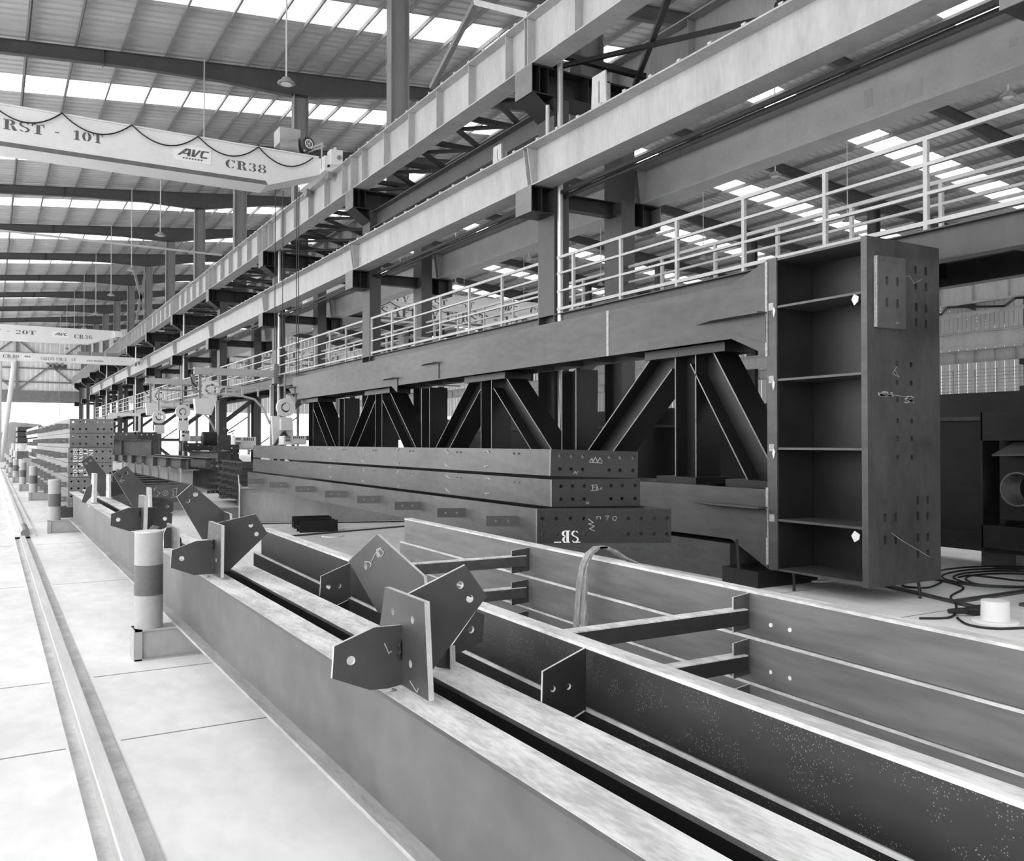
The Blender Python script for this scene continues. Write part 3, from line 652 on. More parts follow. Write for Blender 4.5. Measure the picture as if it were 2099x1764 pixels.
# brace pair at the roof column
for xa,za,xb,zb,lb in ((9.5,9.3,9.9,14.6,'slim grey brace rising beside the roof column to the rafters'),):
    mb = MB(); mb.bar((9.300,19.673,10.313),(9.300,17.387,11.443),.12); single('roof_brace', mb, M['roofcol'], lb, 'brace')
mb = MB(); mb.bar((9.300,17.387,11.443),(9.300,15.097,10.190),.12); single('roof_brace', mb, M['railing'], 'pale strut running from the brace top down to the high girder', 'brace')
for (a,b,lb) in (((7.483,58.700,12.441),(8.198,58.700,9.636),'thin far brace leaning one way between roof columns'),((8.214,58.700,12.061),(7.723,58.700,9.149),'thin far brace leaning the other way between roof columns')):
    mb = MB(); mb.bar(a,b,.13); single('roof_brace', mb, M['roofcol'], lb, 'brace')
mb = MB(); mb.tube([(-0.063,45.000,10.934),(9.832,45.000,10.859)],.05,8); single('roof_pipe', mb, M['railing'], 'long thin pale pipe crossing the aisle below the far rafters', 'pipe', smooth=True)

# ------------------------------------------------------------------ rack posts
def rack(y, label, x0=.92, ylen=.2, xlong=8.0, blen=7.0, name='rack_post'):
    t = thing(name, label, 'rack', (x0+.1,y,0), 'steel rack posts along the aisle')
    mb = MB(); mb.box(x0,x0+blen,y+.02,y+.03,.0,.215); mb.box(x0,x0+blen,y+.17,y+.18,0,.215); mb.box(x0,x0+blen,y+.0,y+.2,.212,.225); mb.box(x0,x0+blen,y,y+.2,0,.012); mb.box(x0-.008,x0+.05,y,y+.2,0,.225)
    part('base_beam', mb, M['post'], t)
    cx_, cy_ = x0+.105, y+.1
    mb = MB(); mb.cyl((cx_,cy_,.225),(cx_,cy_,.93),.1,28); part('post', mb, M['post'], t, smooth=True); part('post_cap', MB().cyl((cx_,cy_,.93),(cx_,cy_,.94),.103,28), M['flange'], t)
    mb = MB(); mb.cyl((cx_,cy_,.468),(cx_,cy_,.692),.1012,28); part('painted_band', mb, M['band'], t, smooth=True)
    return t
r0 = rack(6.98,'round banded rack post on its base beam, closest to the camera',blen=3.2)
r1 = rack(17.5,'round banded rack post on its base beam, second along the aisle',x0=.88,blen=.95)
for i,(yy,dx) in enumerate(((27.5,.04),(33.0,-.06),(40.0,-.11),(46,-.16),(53,-.16),(60,-.16))):
    dup(r1,(dx,yy-17.5,0),'round banded rack post on its base beam, %s along the aisle' % ORD[i+2])

# ------------------------------------------------------------------ foreground I-beams with gusset nodes
def foreground_beam(xn, xf, y0, y1, z0, z1, w, label, webm='rawweb'):
    t = thing('steel_beam', label, 'beam', ((xn+xf)/2,6,z0), None)
    def X(y): return xn + (xf-xn)*(y-2)/(y1-2)
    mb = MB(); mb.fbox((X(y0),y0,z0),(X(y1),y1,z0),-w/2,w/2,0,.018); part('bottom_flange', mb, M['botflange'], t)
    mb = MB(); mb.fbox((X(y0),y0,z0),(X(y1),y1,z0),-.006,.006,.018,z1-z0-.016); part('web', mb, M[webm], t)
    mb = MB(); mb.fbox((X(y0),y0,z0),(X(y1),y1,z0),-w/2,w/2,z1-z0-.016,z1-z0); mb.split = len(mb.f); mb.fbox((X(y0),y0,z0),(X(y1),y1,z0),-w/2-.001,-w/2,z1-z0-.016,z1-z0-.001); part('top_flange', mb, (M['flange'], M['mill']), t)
    return t
ZA = .72
beamA = foreground_beam(1.275,1.29,.9,17.6,.226,ZA,.155,'long I-beam beside the aisle behind the banded post, gusset plates standing on it')
beamB = foreground_beam(1.525,1.57,.9,18.3,.226,ZA,.175,'second long I-beam, just beyond the dark slot, carrying tilted gusset plates','trussdk')  # web almost black, the slot's shade put into its colour
def gusset(parent, name, pts, vec, holes=(), r=.02, m='plate', edge=True):
    pts = [V(p) for p in pts]; vec = V(vec); n = vec.normalized()
    e1 = V((1,0,0)) if abs(n.x) < .5 else V((0,1,0)); e2 = n.cross(e1).normalized(); e1 = e2.cross(n)
    hs = [circ(h, r, e1, e2) for h in holes]
    return part(name, MB().plate(pts, hs, vec), (M[m], M['edge']) if edge else M[m], parent)
TH = .018
# node closest to the camera
gusset(beamA,'stem_plate',[(1.268,3.083,1.062),(1.268,2.736,1.060),(1.268,2.700,0.735),(1.268,3.191,0.738)],(TH*1.1,0,0),[(1.268,3.008,0.984),(1.268,2.835,0.983),(1.268,2.850,0.827)],.014,m='stem')
YH=2.76
gusset(beamA,'wing_plate',[(1.274,2.930,0.948),(1.164,2.930,0.950),(1.020,2.930,0.901),(1.013,2.930,0.792),(1.149,2.930,0.734),(1.214,2.930,0.730),(1.268,2.930,0.736)],(0,TH*.8,0),[(1.080,2.930,0.845)],.016)
gusset(beamA,'brace_plate',[(1.288,2.930,1.053),(1.525,2.930,1.144),(1.617,2.930,1.021),(1.394,2.930,0.775),(1.350,2.930,0.724),(1.296,2.930,0.769)],(0,TH*.8,0),[(1.503,2.930,1.071),(1.544,2.930,1.017)],.015)
mb = MB(); stroke(mb,[(1.203,2.928,0.891),(1.219,2.928,0.854),(1.229,2.928,0.860)],.0035); part('chalk_mark', mb, M['chalk'], beamA)
mb = MB(); stroke(mb,[(1.267,2.848,0.768),(1.267,2.790,0.743),(1.267,2.779,0.759)],.0035,(-1,0,0)); part('chalk_mark', mb, M['chalk'], beamA)
# second node
gusset(beamA,'stem_plate',[(1.270,6.174,1.070),(1.270,5.798,1.069),(1.270,5.812,0.735),(1.270,6.290,0.720)],(TH*1.1,0,0),[(1.270,5.913,0.992),(1.270,5.945,0.835),(1.270,6.092,0.999)],.014,m='stem')
gusset(beamA,'wing_plate',[(1.271,6.000,0.960),(1.156,6.000,0.959),(1.006,6.000,0.908),(1.000,6.000,0.797),(1.142,6.000,0.740),(1.270,6.000,0.738)],(0,TH*.8,0),[(1.067,6.000,0.851)],.016)
gusset(beamA,'brace_plate',[(1.290,6.000,1.070),(1.537,6.000,1.118),(1.619,6.000,0.984),(1.358,6.000,0.745),(1.300,6.000,0.749)],(0,TH*.8,0),[(1.506,6.000,1.044),(1.544,6.000,0.984)],.015)
# small node
gusset(beamA,'stem_plate',[(1.280,7.892,0.922),(1.280,7.402,0.916),(1.280,7.361,0.755),(1.280,7.696,0.730)],(TH,0,0),[(1.280,7.516,0.820)],.014,m='stem')
gusset(beamA,'wing_plate',[(1.282,7.680,0.904),(1.247,7.680,0.903),(1.226,7.680,0.856),(1.227,7.680,0.735),(1.281,7.680,0.732)],(0,TH*.8,0))
gusset(beamA,'wing_plate',[(1.328,7.680,0.885),(1.364,7.680,0.797),(1.364,7.680,0.762),(1.329,7.680,0.730)],(0,TH*.8,0))
# third node
gusset(beamA,'stem_plate',[(1.275,9.468,1.078),(1.275,9.099,1.080),(1.275,9.164,0.736),(1.275,9.572,0.731)],(TH*2,0,0),[(1.275,9.407,1.007),(1.275,9.214,1.001)],.014,m='stem')
gusset(beamA,'wing_plate',[(1.274,9.320,0.962),(1.159,9.320,0.962),(1.007,9.320,0.908),(1.002,9.320,0.797),(1.171,9.320,0.735),(1.276,9.320,0.737)],(0,TH*.8,0),[(1.071,9.320,0.851)],.02)
gusset(beamA,'wing_plate',[(1.318,9.320,0.962),(1.429,9.320,0.958),(1.568,9.320,0.891),(1.560,9.320,0.775),(1.464,9.320,0.737),(1.319,9.320,0.733)],(0,TH*.8,0),[(1.497,9.320,0.842)],.02)
gusset(beamA,'tab_plate',[(1.305,9.000,0.778),(1.338,9.000,0.810),(1.397,9.000,0.796),(1.365,9.000,0.762)],(0,.01,0),m='raw')
# fourth node
gusset(beamA,'stem_plate',[(1.270,14.162,1.154),(1.270,13.841,1.155),(1.270,13.901,0.738),(1.270,14.252,0.733)],(TH*2.5,0,0),m='flange')
gusset(beamA,'wing_plate',[(1.270,14.050,1.001),(1.196,14.050,0.955),(1.129,14.050,0.745),(1.181,14.050,0.726),(1.259,14.050,0.823)],(0,TH,0))
gusset(beamA,'wing_plate',[(1.302,14.050,0.944),(1.374,14.050,0.824),(1.303,14.050,0.831)],(0,TH,0),m='flange')
mb = MB(); mb.box(1.21,1.26,13.9,14.0,.685,.70); part('tab_plate', mb, M['flange'], beamA)
for y_, z_ in ((2.925,.86),(5.995,.93),(9.315,.9)):
    part('weld_bead', MB().tube([(1.262,y_,z_-.035),(1.258,y_,z_-.012),(1.262,y_,z_),(1.257,y_,z_+.018),(1.262,y_,z_+.035)],[.004,.009,.006,.010,.004],8), M['black'], beamA, smooth=True)
    part('weld_bead', MB().tube([(1.20,y_-.004,ZA+.002),(1.225,y_-.006,ZA+.006),(1.245,y_-.004,ZA+.002)],[.004,.009,.004],8), M['weld'], beamA, smooth=True)
# nodes on the second beam
gusset(beamB,'stem_plate',[(1.540,3.223,0.776),(1.540,3.089,0.811),(1.540,3.084,0.711),(1.540,3.203,0.713)],(TH*1.3,0,0),m='stem')
gusset(beamB,'wing_plate',[(1.563,3.110,0.808),(1.666,3.110,0.929),(1.705,3.110,0.911),(1.696,3.110,0.805),(1.563,3.110,0.764)],(0,TH*.8,0),[(1.644,3.110,0.859)],.015)
gusset(beamB,'wing_plate',[(1.477,3.110,0.866),(1.549,3.110,0.818),(1.549,3.110,0.716),(1.491,3.110,0.731)],(0,TH*.8,0))
gusset(beamB,'brace_plate',[(1.210,7.010,1.189),(1.313,7.010,1.282),(1.551,7.010,1.070),(1.546,7.010,0.861),(1.394,7.010,0.861)],(0,TH,0),[(1.286,7.010,1.159),(1.343,7.010,1.204)],.018)
gusset(beamB,'stem_plate',[(1.550,7.007,1.067),(1.550,6.800,1.062),(1.550,6.767,0.873),(1.550,7.209,0.858)],(TH,0,0),m='stem')
gusset(beamB,'brace_plate',[(1.197,10.920,1.239),(1.339,10.920,1.334),(1.552,10.920,1.086),(1.550,10.920,0.857),(1.405,10.920,0.866)],(0,TH,0),[(1.273,10.920,1.210),(1.335,10.920,1.248)],.02)
gusset(beamB,'stem_plate',[(1.550,10.918,1.086),(1.550,10.702,1.084),(1.550,10.650,0.864),(1.550,10.965,0.858)],(TH*1.5,0,0),m='edge')
gusset(beamB,'wing_plate',[(1.582,10.920,0.965),(1.707,10.920,0.963),(1.848,10.920,0.906),(1.843,10.920,0.790),(1.714,10.920,0.757),(1.583,10.920,0.797)],(0,TH,0),[(1.779,10.920,0.854)],.02)
gusset(beamB,'brace_plate',[(1.210,15.130,1.303),(1.340,15.130,1.398),(1.560,15.130,1.104),(1.557,15.130,0.753),(1.480,15.130,0.755)],(0,TH,0),[(1.275,15.130,1.274),(1.334,15.130,1.314)],.022)
gusset(beamB,'stem_plate',[(1.560,15.134,1.106),(1.560,14.750,1.107),(1.560,14.684,0.758),(1.560,15.241,0.747)],(TH*1.5,0,0),m='flange')
gusset(beamB,'wing_plate',[(1.612,15.130,0.987),(1.729,15.130,0.982),(1.822,15.130,0.844),(1.822,15.130,0.792),(1.661,15.130,0.750),(1.613,15.130,0.756)],(0,TH,0))
mb = MB(); stroke(mb,[(1.298,10.910,1.145),(1.267,10.910,1.156),(1.278,10.910,1.173),(1.316,10.910,1.165)],.006); part('chalk_mark', mb, M['chalk'], beamB)

# ------------------------------------------------------------------ ladder frames of channels on the rack
def channel_run(p0, p1, h, fw, label, m, grp):
    # face towards the aisle, flanges pointing away
    t = thing('channel_beam', label, 'beam', V(p0) - V((0,0,h)), grp)
    a = V(p0); b = V(p1); dn = V((0,0,-h))
    L = (b-a).normalized(); Sx = V((-L.y,L.x,0)).normalized()
    tp = V((0,0,-.013)); mb = MB(); mb.hexa([a+tp, a+Sx*.008+tp, a+Sx*.008+dn, a+dn],[b+tp, b+Sx*.008+tp, b+Sx*.008+dn, b+dn]); part('web', mb, M[m], t)
    o_ = -Sx*.001; mb = MB(); mb.hexa([a+o_, a+Sx*fw, a+Sx*fw+tp, a+o_+tp],[b+o_, b+Sx*fw, b+Sx*fw+tp, b+o_+tp]); part('top_flange', mb, M['flange'], t)  # pale lip paints the highlight along the rounded top corner
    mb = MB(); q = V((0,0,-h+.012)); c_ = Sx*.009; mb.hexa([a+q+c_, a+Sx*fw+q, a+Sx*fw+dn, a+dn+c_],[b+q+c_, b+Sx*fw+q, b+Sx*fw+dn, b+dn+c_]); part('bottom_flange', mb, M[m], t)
    return t, a, b, L, Sx
ZT = .883; HL = .215
names = ['top','middle','lowest']
c_far, c_near = (1.956,7.442,0.883), (1.773,0.871,0.883)
d_far, d_near = (3.374,7.726,0.883), (3.107,1.450,0.883)
CH = []; DH = []
for i in range(3):
    dz = V((0,0,-i*.22)); sh = V((0,-.0,0))
    CH.append(channel_run(V(c_far)+dz+(V((0,.25,0)) if i else V()), V(c_near)+dz, HL, .07, 'dark speckled channel of the nearer pair of runs, %s of its stack' % names[i], 'millwet', 'dark channels behind the two I-beams'))
    DH.append(channel_run(V(d_far)+dz+(V((-.02,.06,0)) if i else V()), V(d_near)+dz, HL, .07, 'bare grey channel with bright top edge below the plated stack, %s of its stack' % names[i], 'raw', 'bare grey channels'))
def cface(y):
    a, b = V(c_far), V(c_near); s_ = (y-a.y)/(b.y-a.y); return a.x+(b.x-a.x)*s_
def dface(y):
    a, b = V(d_far), V(d_near); s_ = (y-a.y)/(b.y-a.y); return a.x+(b.x-a.x)*s_
tC = CH[0][0]; tD = DH[0][0]
# pentagon brackets and big square gusset on the nearer run
yq = 4.35
gusset(tC,'bracket_plate',[(1.868,5.080,0.877),(1.686,5.080,0.810),(1.680,5.080,0.696),(1.733,5.080,0.668),(1.869,5.080,0.667)],(0,.01,0),[(1.730,5.080,0.743),(1.796,5.080,0.745)],.014)
gusset(tC,'square_gusset',[(1.846,5.008,0.897),(1.846,4.562,1.095),(1.846,3.957,0.944),(1.846,3.935,0.868),(1.846,4.134,0.691),(1.846,4.548,0.669)],(-.016,0,0),[(1.846,4.732,0.902),(1.846,4.550,0.991)],.022)
mb = MB(); stroke(mb,[(1.829,4.669,0.892),(1.829,4.638,0.936),(1.829,4.584,0.986),(1.829,4.515,1.022),(1.829,4.456,1.008),(1.829,4.500,0.978),(1.829,4.568,1.011),(1.829,4.500,1.029)],.005,(-1,0,0)); stroke(mb,[(1.829,4.742,0.924),(1.829,4.677,0.932),(1.829,4.638,0.925),(1.829,4.669,0.892)],.005,(-1,0,0)); part('chalk_mark', mb, M['chalk'], tC)
gusset(tC,'bracket_plate',[(1.803,2.550,0.880),(1.625,2.550,0.820),(1.621,2.550,0.704),(1.803,2.550,0.662)],(0,.01,0),[(1.665,2.550,0.756),(1.729,2.550,0.755)],.011,m='milldark')
gusset(CH[1][0],'bracket_plate',[(1.800,2.550,0.659),(1.733,2.550,0.634),(1.732,2.550,0.558),(1.800,2.550,0.547)],(0,.01,0),m='milldark')
gusset(CH[1][0],'bracket_plate',[(1.860,5.080,0.657),(1.785,5.080,0.629),(1.785,5.080,0.557),(1.860,5.080,0.550)],(0,.01,0),m='milldark')
# brackets on the farther run and the angle bars between the runs
def crossbar(y, z, lb, brk=True, dk='raw', sx=0):
    x1, x0 = dface(y), cface(y)+.08
    t = thing('angle_bar', lb, 'bar', ((x0+x1)/2,y,z), 'angle bars between the channel runs')
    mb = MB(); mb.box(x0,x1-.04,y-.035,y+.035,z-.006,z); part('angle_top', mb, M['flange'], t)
    mb = MB(); mb.box(x0,x1-.04,y-.035,y-.029,z-.075,z-.006); part('angle_web', mb, M['milldark' if 'dark' in lb else 'mill'], t)
    return t
for i,(za,nm) in enumerate(((.83,'top'),(.61,'middle'))):
    crossbar(5.32, za-.02, 'light angle bar to the %s channel, behind the tilted gussets' % nm)
    crossbar(3.13, za-.03, 'dark edged angle bar to the %s channel, beside the strap' % nm)
yb1 = 5.30; yb2 = 3.12
for i in range(3):
    dz = -.22*i
    for yb, w_, (z0,z1) in ((5.30,.15,(.70,.86)),(3.12,.11,(.70,.87))):
        x1 = dface(yb); gusset(DH[i][0],'bracket_plate',[(x1-.005,yb,z0+dz),(x1-.005,yb,z1+dz),(x1-w_,yb,z1+dz-.012),(x1-w_,yb,z0+dz-.01)],(0,.009,0),m='mill')
    hb = MB()
    for yy, zz in ((2.98,.74),(2.86,.74)): hb.cyl((dface(yy)-.006,yy,zz+dz),(dface(yy)+.001,yy,zz+dz),.010,12)  # white discs stand for brightness showing through the holes
    part('bolt_hole', hb, M['white'], DH[i][0], 'drilled hole, light through it painted white')
# chalk writing on the dark bar
# webbing sling over the farther run
def sling_pt(dy, x, z, y=4.55): return (x, y+dy, z)
ys_ = 4.42; xf_ = dface(ys_)
sl_ = thing('webbing_sling','pale woven lifting strap looped over the topmost bare grey channel','strap',(xf_-.1,ys_,.3))
for i,(dy,e) in enumerate(((0.0,0.0),(-.08,.02))):
    path = []
    prof_ = [(.25,.845),(.16,.885),(.10,.925),(.03,.955),(-.03,.955),(-.09,.92),(-.125,.86),(-.15,.78),(-.16,.68),(-.175,.55),(-.185,.42),(-.19,.30)]
    for (a,z) in prof_: path.append((xf_+a+e*.4, ys_+dy*max(0,min(1,(.95-z)/.5))+.0, z))
    mb = MB(); mb.ribbon(path,(0,.055,0),.012); mb2 = mb
    part('strap_tail', mb2, M['strap'], sl_, smooth=True)

# ------------------------------------------------------------------ beams lying on their side with end plates
def side_beam(near, heading,  w, h, length, label, holes, grp=None, roll=0, plate_m='plate', face_m='raw', tabs=(), tab_w=.14, tab_h=.09, tab_m='plate', plate_w=None, dirx=None, near2=None):
    # near: lower corner of the near end towards the aisle
    o = V(near); L = V((math.sin(heading), math.cos(heading), 0))
    if near2: dirx = V(near2)-V(near); w = dirx.length
    X = V(dirx).normalized() if dirx else V((L.y,-L.x,0)); U = X.cross(L).normalized()
    if roll: Rm = Matrix.Rotation(roll, 3, L); X = Rm @ X; U = Rm @ U
    t = thing('plated_beam', label, 'beam', o, grp)
    q = lambda a, l, u: o + X*a + L*l + U*u
    bx = lambda mb, a0,a1,l0,l1,u0,u1: mb.hexa([q(a0,l0,u0),q(a1,l0,u0),q(a1,l1,u0),q(a0,l1,u0)],[q(a0,l0,u1),q(a1,l0,u1),q(a1,l1,u1),q(a0,l1,u1)])
    part('flange', bx(MB(),0,.016,.02,length,0,h), M[face_m], t)
    part('flange', bx(MB(),w-.016,w,.02,length,0,h), M[face_m], t)
    part('web', bx(MB(),.016,w-.016,.02,length,h*.48,h*.52), M[face_m], t)
    pw = plate_w or w
    hs = [circ(q(a*pw, 0, u*h), .007 if h < .2 else (.02 if h > .29 else .016), X, U) for a,u in holes]
    part('end_plate', MB().plate([q(0,0,0),q(pw,0,0),q(pw,0,h),q(0,0,h)], hs, L*.02, True), (M[plate_m], M['raw']), t)
    for (l, u, tw) in tabs:
        part('tab_plate', MB().plate([q(0,l,u*h),q(0,l,u*h+tab_h),q(-tw,l,u*h+tab_h),q(-tw,l,u*h)], [circ(q(-tw*.3,l,u*h+tab_h/2),.011,X,U), circ(q(-tw*.7,l,u*h+tab_h/2),.011,X,U)], L*.01), M[tab_m], t)
    return t, q, X, L, U
H6 = [(a,u) for a in (.105,.235,.365,.67,.795,.945) for u in (.27,.75)]
H8 = [(a,u) for a in (.04,.145,.25,.35,.68,.775,.87,.965) for u in (.26,.71)]
sb, q, X, L, U = side_beam((3.939,6.273,0.757),.02,1.12,.287,10.5,'lowest plated beam with white lettering on its wide dark end plate',H8,'plated beams stacked on the pale support',plate_m='speckplate',face_m='mill',near2=(4.928,5.732,0.757),
   tabs=[(l_,.40,.27) for l_ in (.33,1.35,2.45,3.65,4.9,6.3,7.8,9.3)])
mb = MB(); text_mb(mb,'SB',q(.35,-.001,.105),-X,-U,.10,.003,width=.15); part('lettering', mb, M['white'], sb)
for a_, b_ in ((.14,.20),(.22,.27),(.30,.36)): part('lettering', MB().prism([q(a_,-.001,0.004),q(b_,-.001,0.004),q(b_,-.001,.012),q(a_,-.001,.012)],-L*.003), M['white'], sb)

mb = MB(); stroke(mb,[q(.43,-.001,.20),q(.47,-.001,.17),q(.43,-.001,.16),q(.48,-.001,.14),q(.44,-.001,.12),q(.48,-.001,.10)],.006,-L); stroke(mb,[q(.5,-.001,.2),q(.5,-.001,.22),q(.53,-.001,.22),q(.53,-.001,.2)],.004,-L); stroke(mb,[q(.57,-.001,.225),q(.6,-.001,.225),q(.58,-.001,.19)],.004,-L); stroke(mb,circ(q(.65,-.001,.205),.017,X,U,10),.004,-L); part('chalk_mark', mb, M['chalk'], sb)
s2, q, X, L, U = side_beam((4.120,6.327,1.050),.02,.745,.232,10.8,'middle plated beam with chalk scrawl on its drilled end plate',H6,'plated beams stacked on the pale support',plate_m='stackplate',face_m='mill',near2=(4.859,6.059,1.050))
mb = MB(); stroke(mb,[q(.345,-.001,.18),q(.40,-.001,.185)],.005,-L); stroke(mb,[q(.36,-.001,.185),q(.36,-.001,.14)],.005,-L); stroke(mb,[q(.36,-.001,.165),q(.385,-.001,.165)],.005,-L); stroke(mb,[q(.39,-.001,.14),q(.4,-.001,.175),q(.41,-.001,.14)],.005,-L); stroke(mb,[q(.44,-.001,.165),q(.425,-.001,.15),q(.445,-.001,.145)],.004,-L); stroke(mb,[q(.345,-.001,.135),q(.41,-.001,.14)],.004,-L); stroke(mb,[q(.3,-.001,.02),q(.305,-.001,.04),q(.32,-.001,.02),q(.33,-.001,.04)],.004,-L); part('chalk_mark', mb, M['chalk'], s2)
s3, q, X, L, U = side_beam((4.131,6.365,1.312),.02,.74,.228,10.8,'topmost plated beam with chalk scrawl, slightly tilted end plate',H6,'plated beams stacked on the pale support',roll=.03,plate_m='stackplate',face_m='mill',near2=(4.845,6.074,1.312))
mb = MB(); stroke(mb,[q(.34,-.001,.13),q(.36,-.001,.16),q(.37,-.001,.13),q(.39,-.001,.17),q(.41,-.001,.13),q(.43,-.001,.165),q(.45,-.001,.135)],.006,-L); stroke(mb,[q(.34,-.001,.125),q(.45,-.001,.12)],.006,-L); stroke(mb,[q(.2,-.001,.02),q(.215,-.001,.045),q(.225,-.001,.02),q(.24,-.001,.045)],.004,-L); part('chalk_mark', mb, M['chalk'], s3)
for tt, zq in ((s2,1.05),(s3,1.312)):
    o = V(tt.location); Lh = V((math.sin(.02),math.cos(.02),0)); mb = MB()
    for l in (.55,1.75,3.0,4.2,5.4,6.6,7.8):
        for dz in (.0,):
            for e in (0,.09): p = o + Lh*(l+e) + V((-.002,0,.185)); mb.cyl(p, p+V((.003,0,0)),.010,10)
    part('bolt_hole', mb, M['black'], tt, 'small dark drilled hole')
    mb = MB()
    for l in (1.1,2.0,3.4,4.6,6.0):
        p = o + Lh*l; r_ = random.Random(l)
        for zz in (.02,.17):
            pts = [p + Lh*r_.uniform(0,.14) + V((-.001,0,zz+r_.uniform(0,.045))) for _ in range(6)]; stroke(mb,pts,.005,(-1,0,0))
    part('chalk_mark', mb, M['chalk'], tt)
# pale support they lie on
t = thing('support_beam','pale deep I-beam standing on the floor under the plated stack','beam',(6,17,0))
p0, p1 = V((4.252,17.695,0.020)), V((13.806,14.083,0.020)); p1 = p0 + (p1-p0).normalized()*6.0
mb = MB(); mb.ibeam(p0,p1,.34,.70,.014,.02); part('beam_section', mb, M['pale'], t)
L, Sx, U = frame(p0,p1); mb = MB()
q = lambda a,b,c: p0+L*a+Sx*b+U*c
mb.hexa([q(-.02,-.2,0),q(-.02,.2,0),q(0,.2,0),q(0,-.2,0)],[q(-.02,-.2,.71),q(-.02,.2,.78),q(0,.2,.78),q(0,-.2,.71)]); part('end_plate', mb, M['flange'], t)
mb = MB(); mb.prism([q(-.02,.2,.7),q(-.02,.1,.7),q(-.05,.15,.95)],(.02,0,0)); part('lifting_lug', mb, M['flange'], t)

# ------------------------------------------------------------------ big truss
TX0, TX1 = 7.4, 8.2
t = thing('steel_truss','huge dark fabricated truss with upright column box at its near end','truss',(7.9,12,0))
mb = MB(); mb.box(TX0,TX0+.02,7.01,24.85,2.80,3.43); mb.box(TX1-.02,TX1,7.01,24.85,2.80,3.43); mb.box(TX0+.02,TX1-.02,7.01,24.85,3.09,3.12)
for yy in [7.4+.85*i for i in range(21)]: mb.box(TX0+.02,TX1-.02,yy,yy+.012,2.81,3.42)
part('top_chord', mb, M['truss'], t)
mb = MB(); mb.box(TX0,TX0+.02,7.01,24.85,.48,1.08); mb.box(TX1-.02,TX1,7.01,24.85,.48,1.08); mb.box(TX0+.02,TX1-.02,7.01,24.85,.77,.80); part('bottom_chord', mb, M['truss'], t)
for (yy,z0,z1) in ((9.93,2.80,3.43),): mb = MB(); mb.box(TX0-.008,TX0,yy-.025,yy+.025,z0,z1); part('weld_seam', mb, M['weld'], t)
def hmem(p0, p1, w, d, name):
    # H section: flanges towards the aisle and away
    mb = MB(); L, Sx, U = frame(p0,p1,(1,0,0)); p0 = V(p0); p1 = V(p1)
    for x0,x1,ww in ((0,.016,w),(d-.016,d,w),(.016,d-.016,.014)):
        q = lambda p: [p+V((x0,0,0))-Sx*ww/2, p+V((x0,0,0))+Sx*ww/2, p+V((x1,0,0))+Sx*ww/2, p+V((x1,0,0))-Sx*ww/2]
        mb.hexa(q(p0),q(p1))
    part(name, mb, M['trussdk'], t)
def hweb(p0, p1, w, d, name):
    # H section seen on its web: flanges across the run, web facing the aisle
    mb = MB(); L, Sx, U = frame(p0,p1,(1,0,0)); p0 = V(p0); p1 = V(p1)
    for s0,s1,x0,x1 in ((-w/2,-w/2+.018,0,d),(w/2-.018,w/2,0,d),(-w/2+.018,w/2-.018,d/2-.007,d/2+.007)):
        q = lambda p: [p+V((x0,0,0))+Sx*s0, p+V((x0,0,0))+Sx*s1, p+V((x1,0,0))+Sx*s1, p+V((x1,0,0))+Sx*s0]
        mb.hexa(q(p0),q(p1))
    mb.split = len(mb.f)  # paler strips paint the light catching the flange edges
    for s0,s1 in ((-w/2,-w/2+.018),(w/2-.018,w/2)):
        q = lambda p: [p+V((-.002,0,0))+Sx*s0, p+V((-.002,0,0))+Sx*s1, p+Sx*s1, p+Sx*s0]
        mb.hexa(q(p0),q(p1))
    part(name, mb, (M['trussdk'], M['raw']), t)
MX = 7.6
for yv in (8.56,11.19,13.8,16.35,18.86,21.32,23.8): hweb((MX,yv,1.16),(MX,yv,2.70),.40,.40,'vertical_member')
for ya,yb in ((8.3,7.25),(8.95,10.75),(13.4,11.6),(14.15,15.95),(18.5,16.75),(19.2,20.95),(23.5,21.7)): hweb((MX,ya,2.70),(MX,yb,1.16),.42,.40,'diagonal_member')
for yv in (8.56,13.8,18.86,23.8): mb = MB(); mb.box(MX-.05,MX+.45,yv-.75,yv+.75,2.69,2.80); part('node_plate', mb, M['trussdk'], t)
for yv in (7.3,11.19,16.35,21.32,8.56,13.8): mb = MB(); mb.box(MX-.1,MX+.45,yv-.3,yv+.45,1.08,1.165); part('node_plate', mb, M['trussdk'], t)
# haunches against the column box
for pts in ([(TX0,7.55,2.80),(TX0,6.99,2.80),(TX0,6.99,2.56)],[(TX0,7.52,3.43),(TX0,6.99,3.43),(TX0,6.99,3.62)],[(TX0,7.56,.48),(TX0,6.99,.48),(TX0,6.99,.20)]):
    part('haunch_plate', MB().prism(pts,(.02,0,0)), M['truss'], t); part('haunch_plate', MB().prism([V(p)+V((TX1-TX0-.02,0,0)) for p in pts],(.02,0,0)), M['truss'], t)
for z_,y_ in ((3.02,7.75),(.87,7.78),):
    mb = MB(); mb.prism([(TX0,6.99,z_),(TX0-.16,6.99,z_),(TX0-.16,7.7,z_),(TX0,8.15 if z_>1 else 8.2,z_)],(0,0,.02)); mb.prism([(TX0,7.0,z_-.02),(TX0,7.9,z_-.02),(TX0,7.0,z_-.32)],(-.02,0,0)); part('outrigger_plate', mb, M['truss'], t)
for yy,zz in ((15.2,3.12),(17.2,2.95),(24.4,2.95),(24.5,3.15)):
    mb = MB(); mb.prism([(TX0,yy,zz),(TX0-.14,yy+.1,zz),(TX0-.14,yy+.5,zz),(TX0,yy+.95,zz)],(0,0,.02)); mb.prism([(TX0,yy+.1,zz-.01),(TX0,yy+.7,zz-.01),(TX0,yy+.1,zz-.3)],(-.02,0,0)); part('outrigger_plate', mb, M['truss'], t)
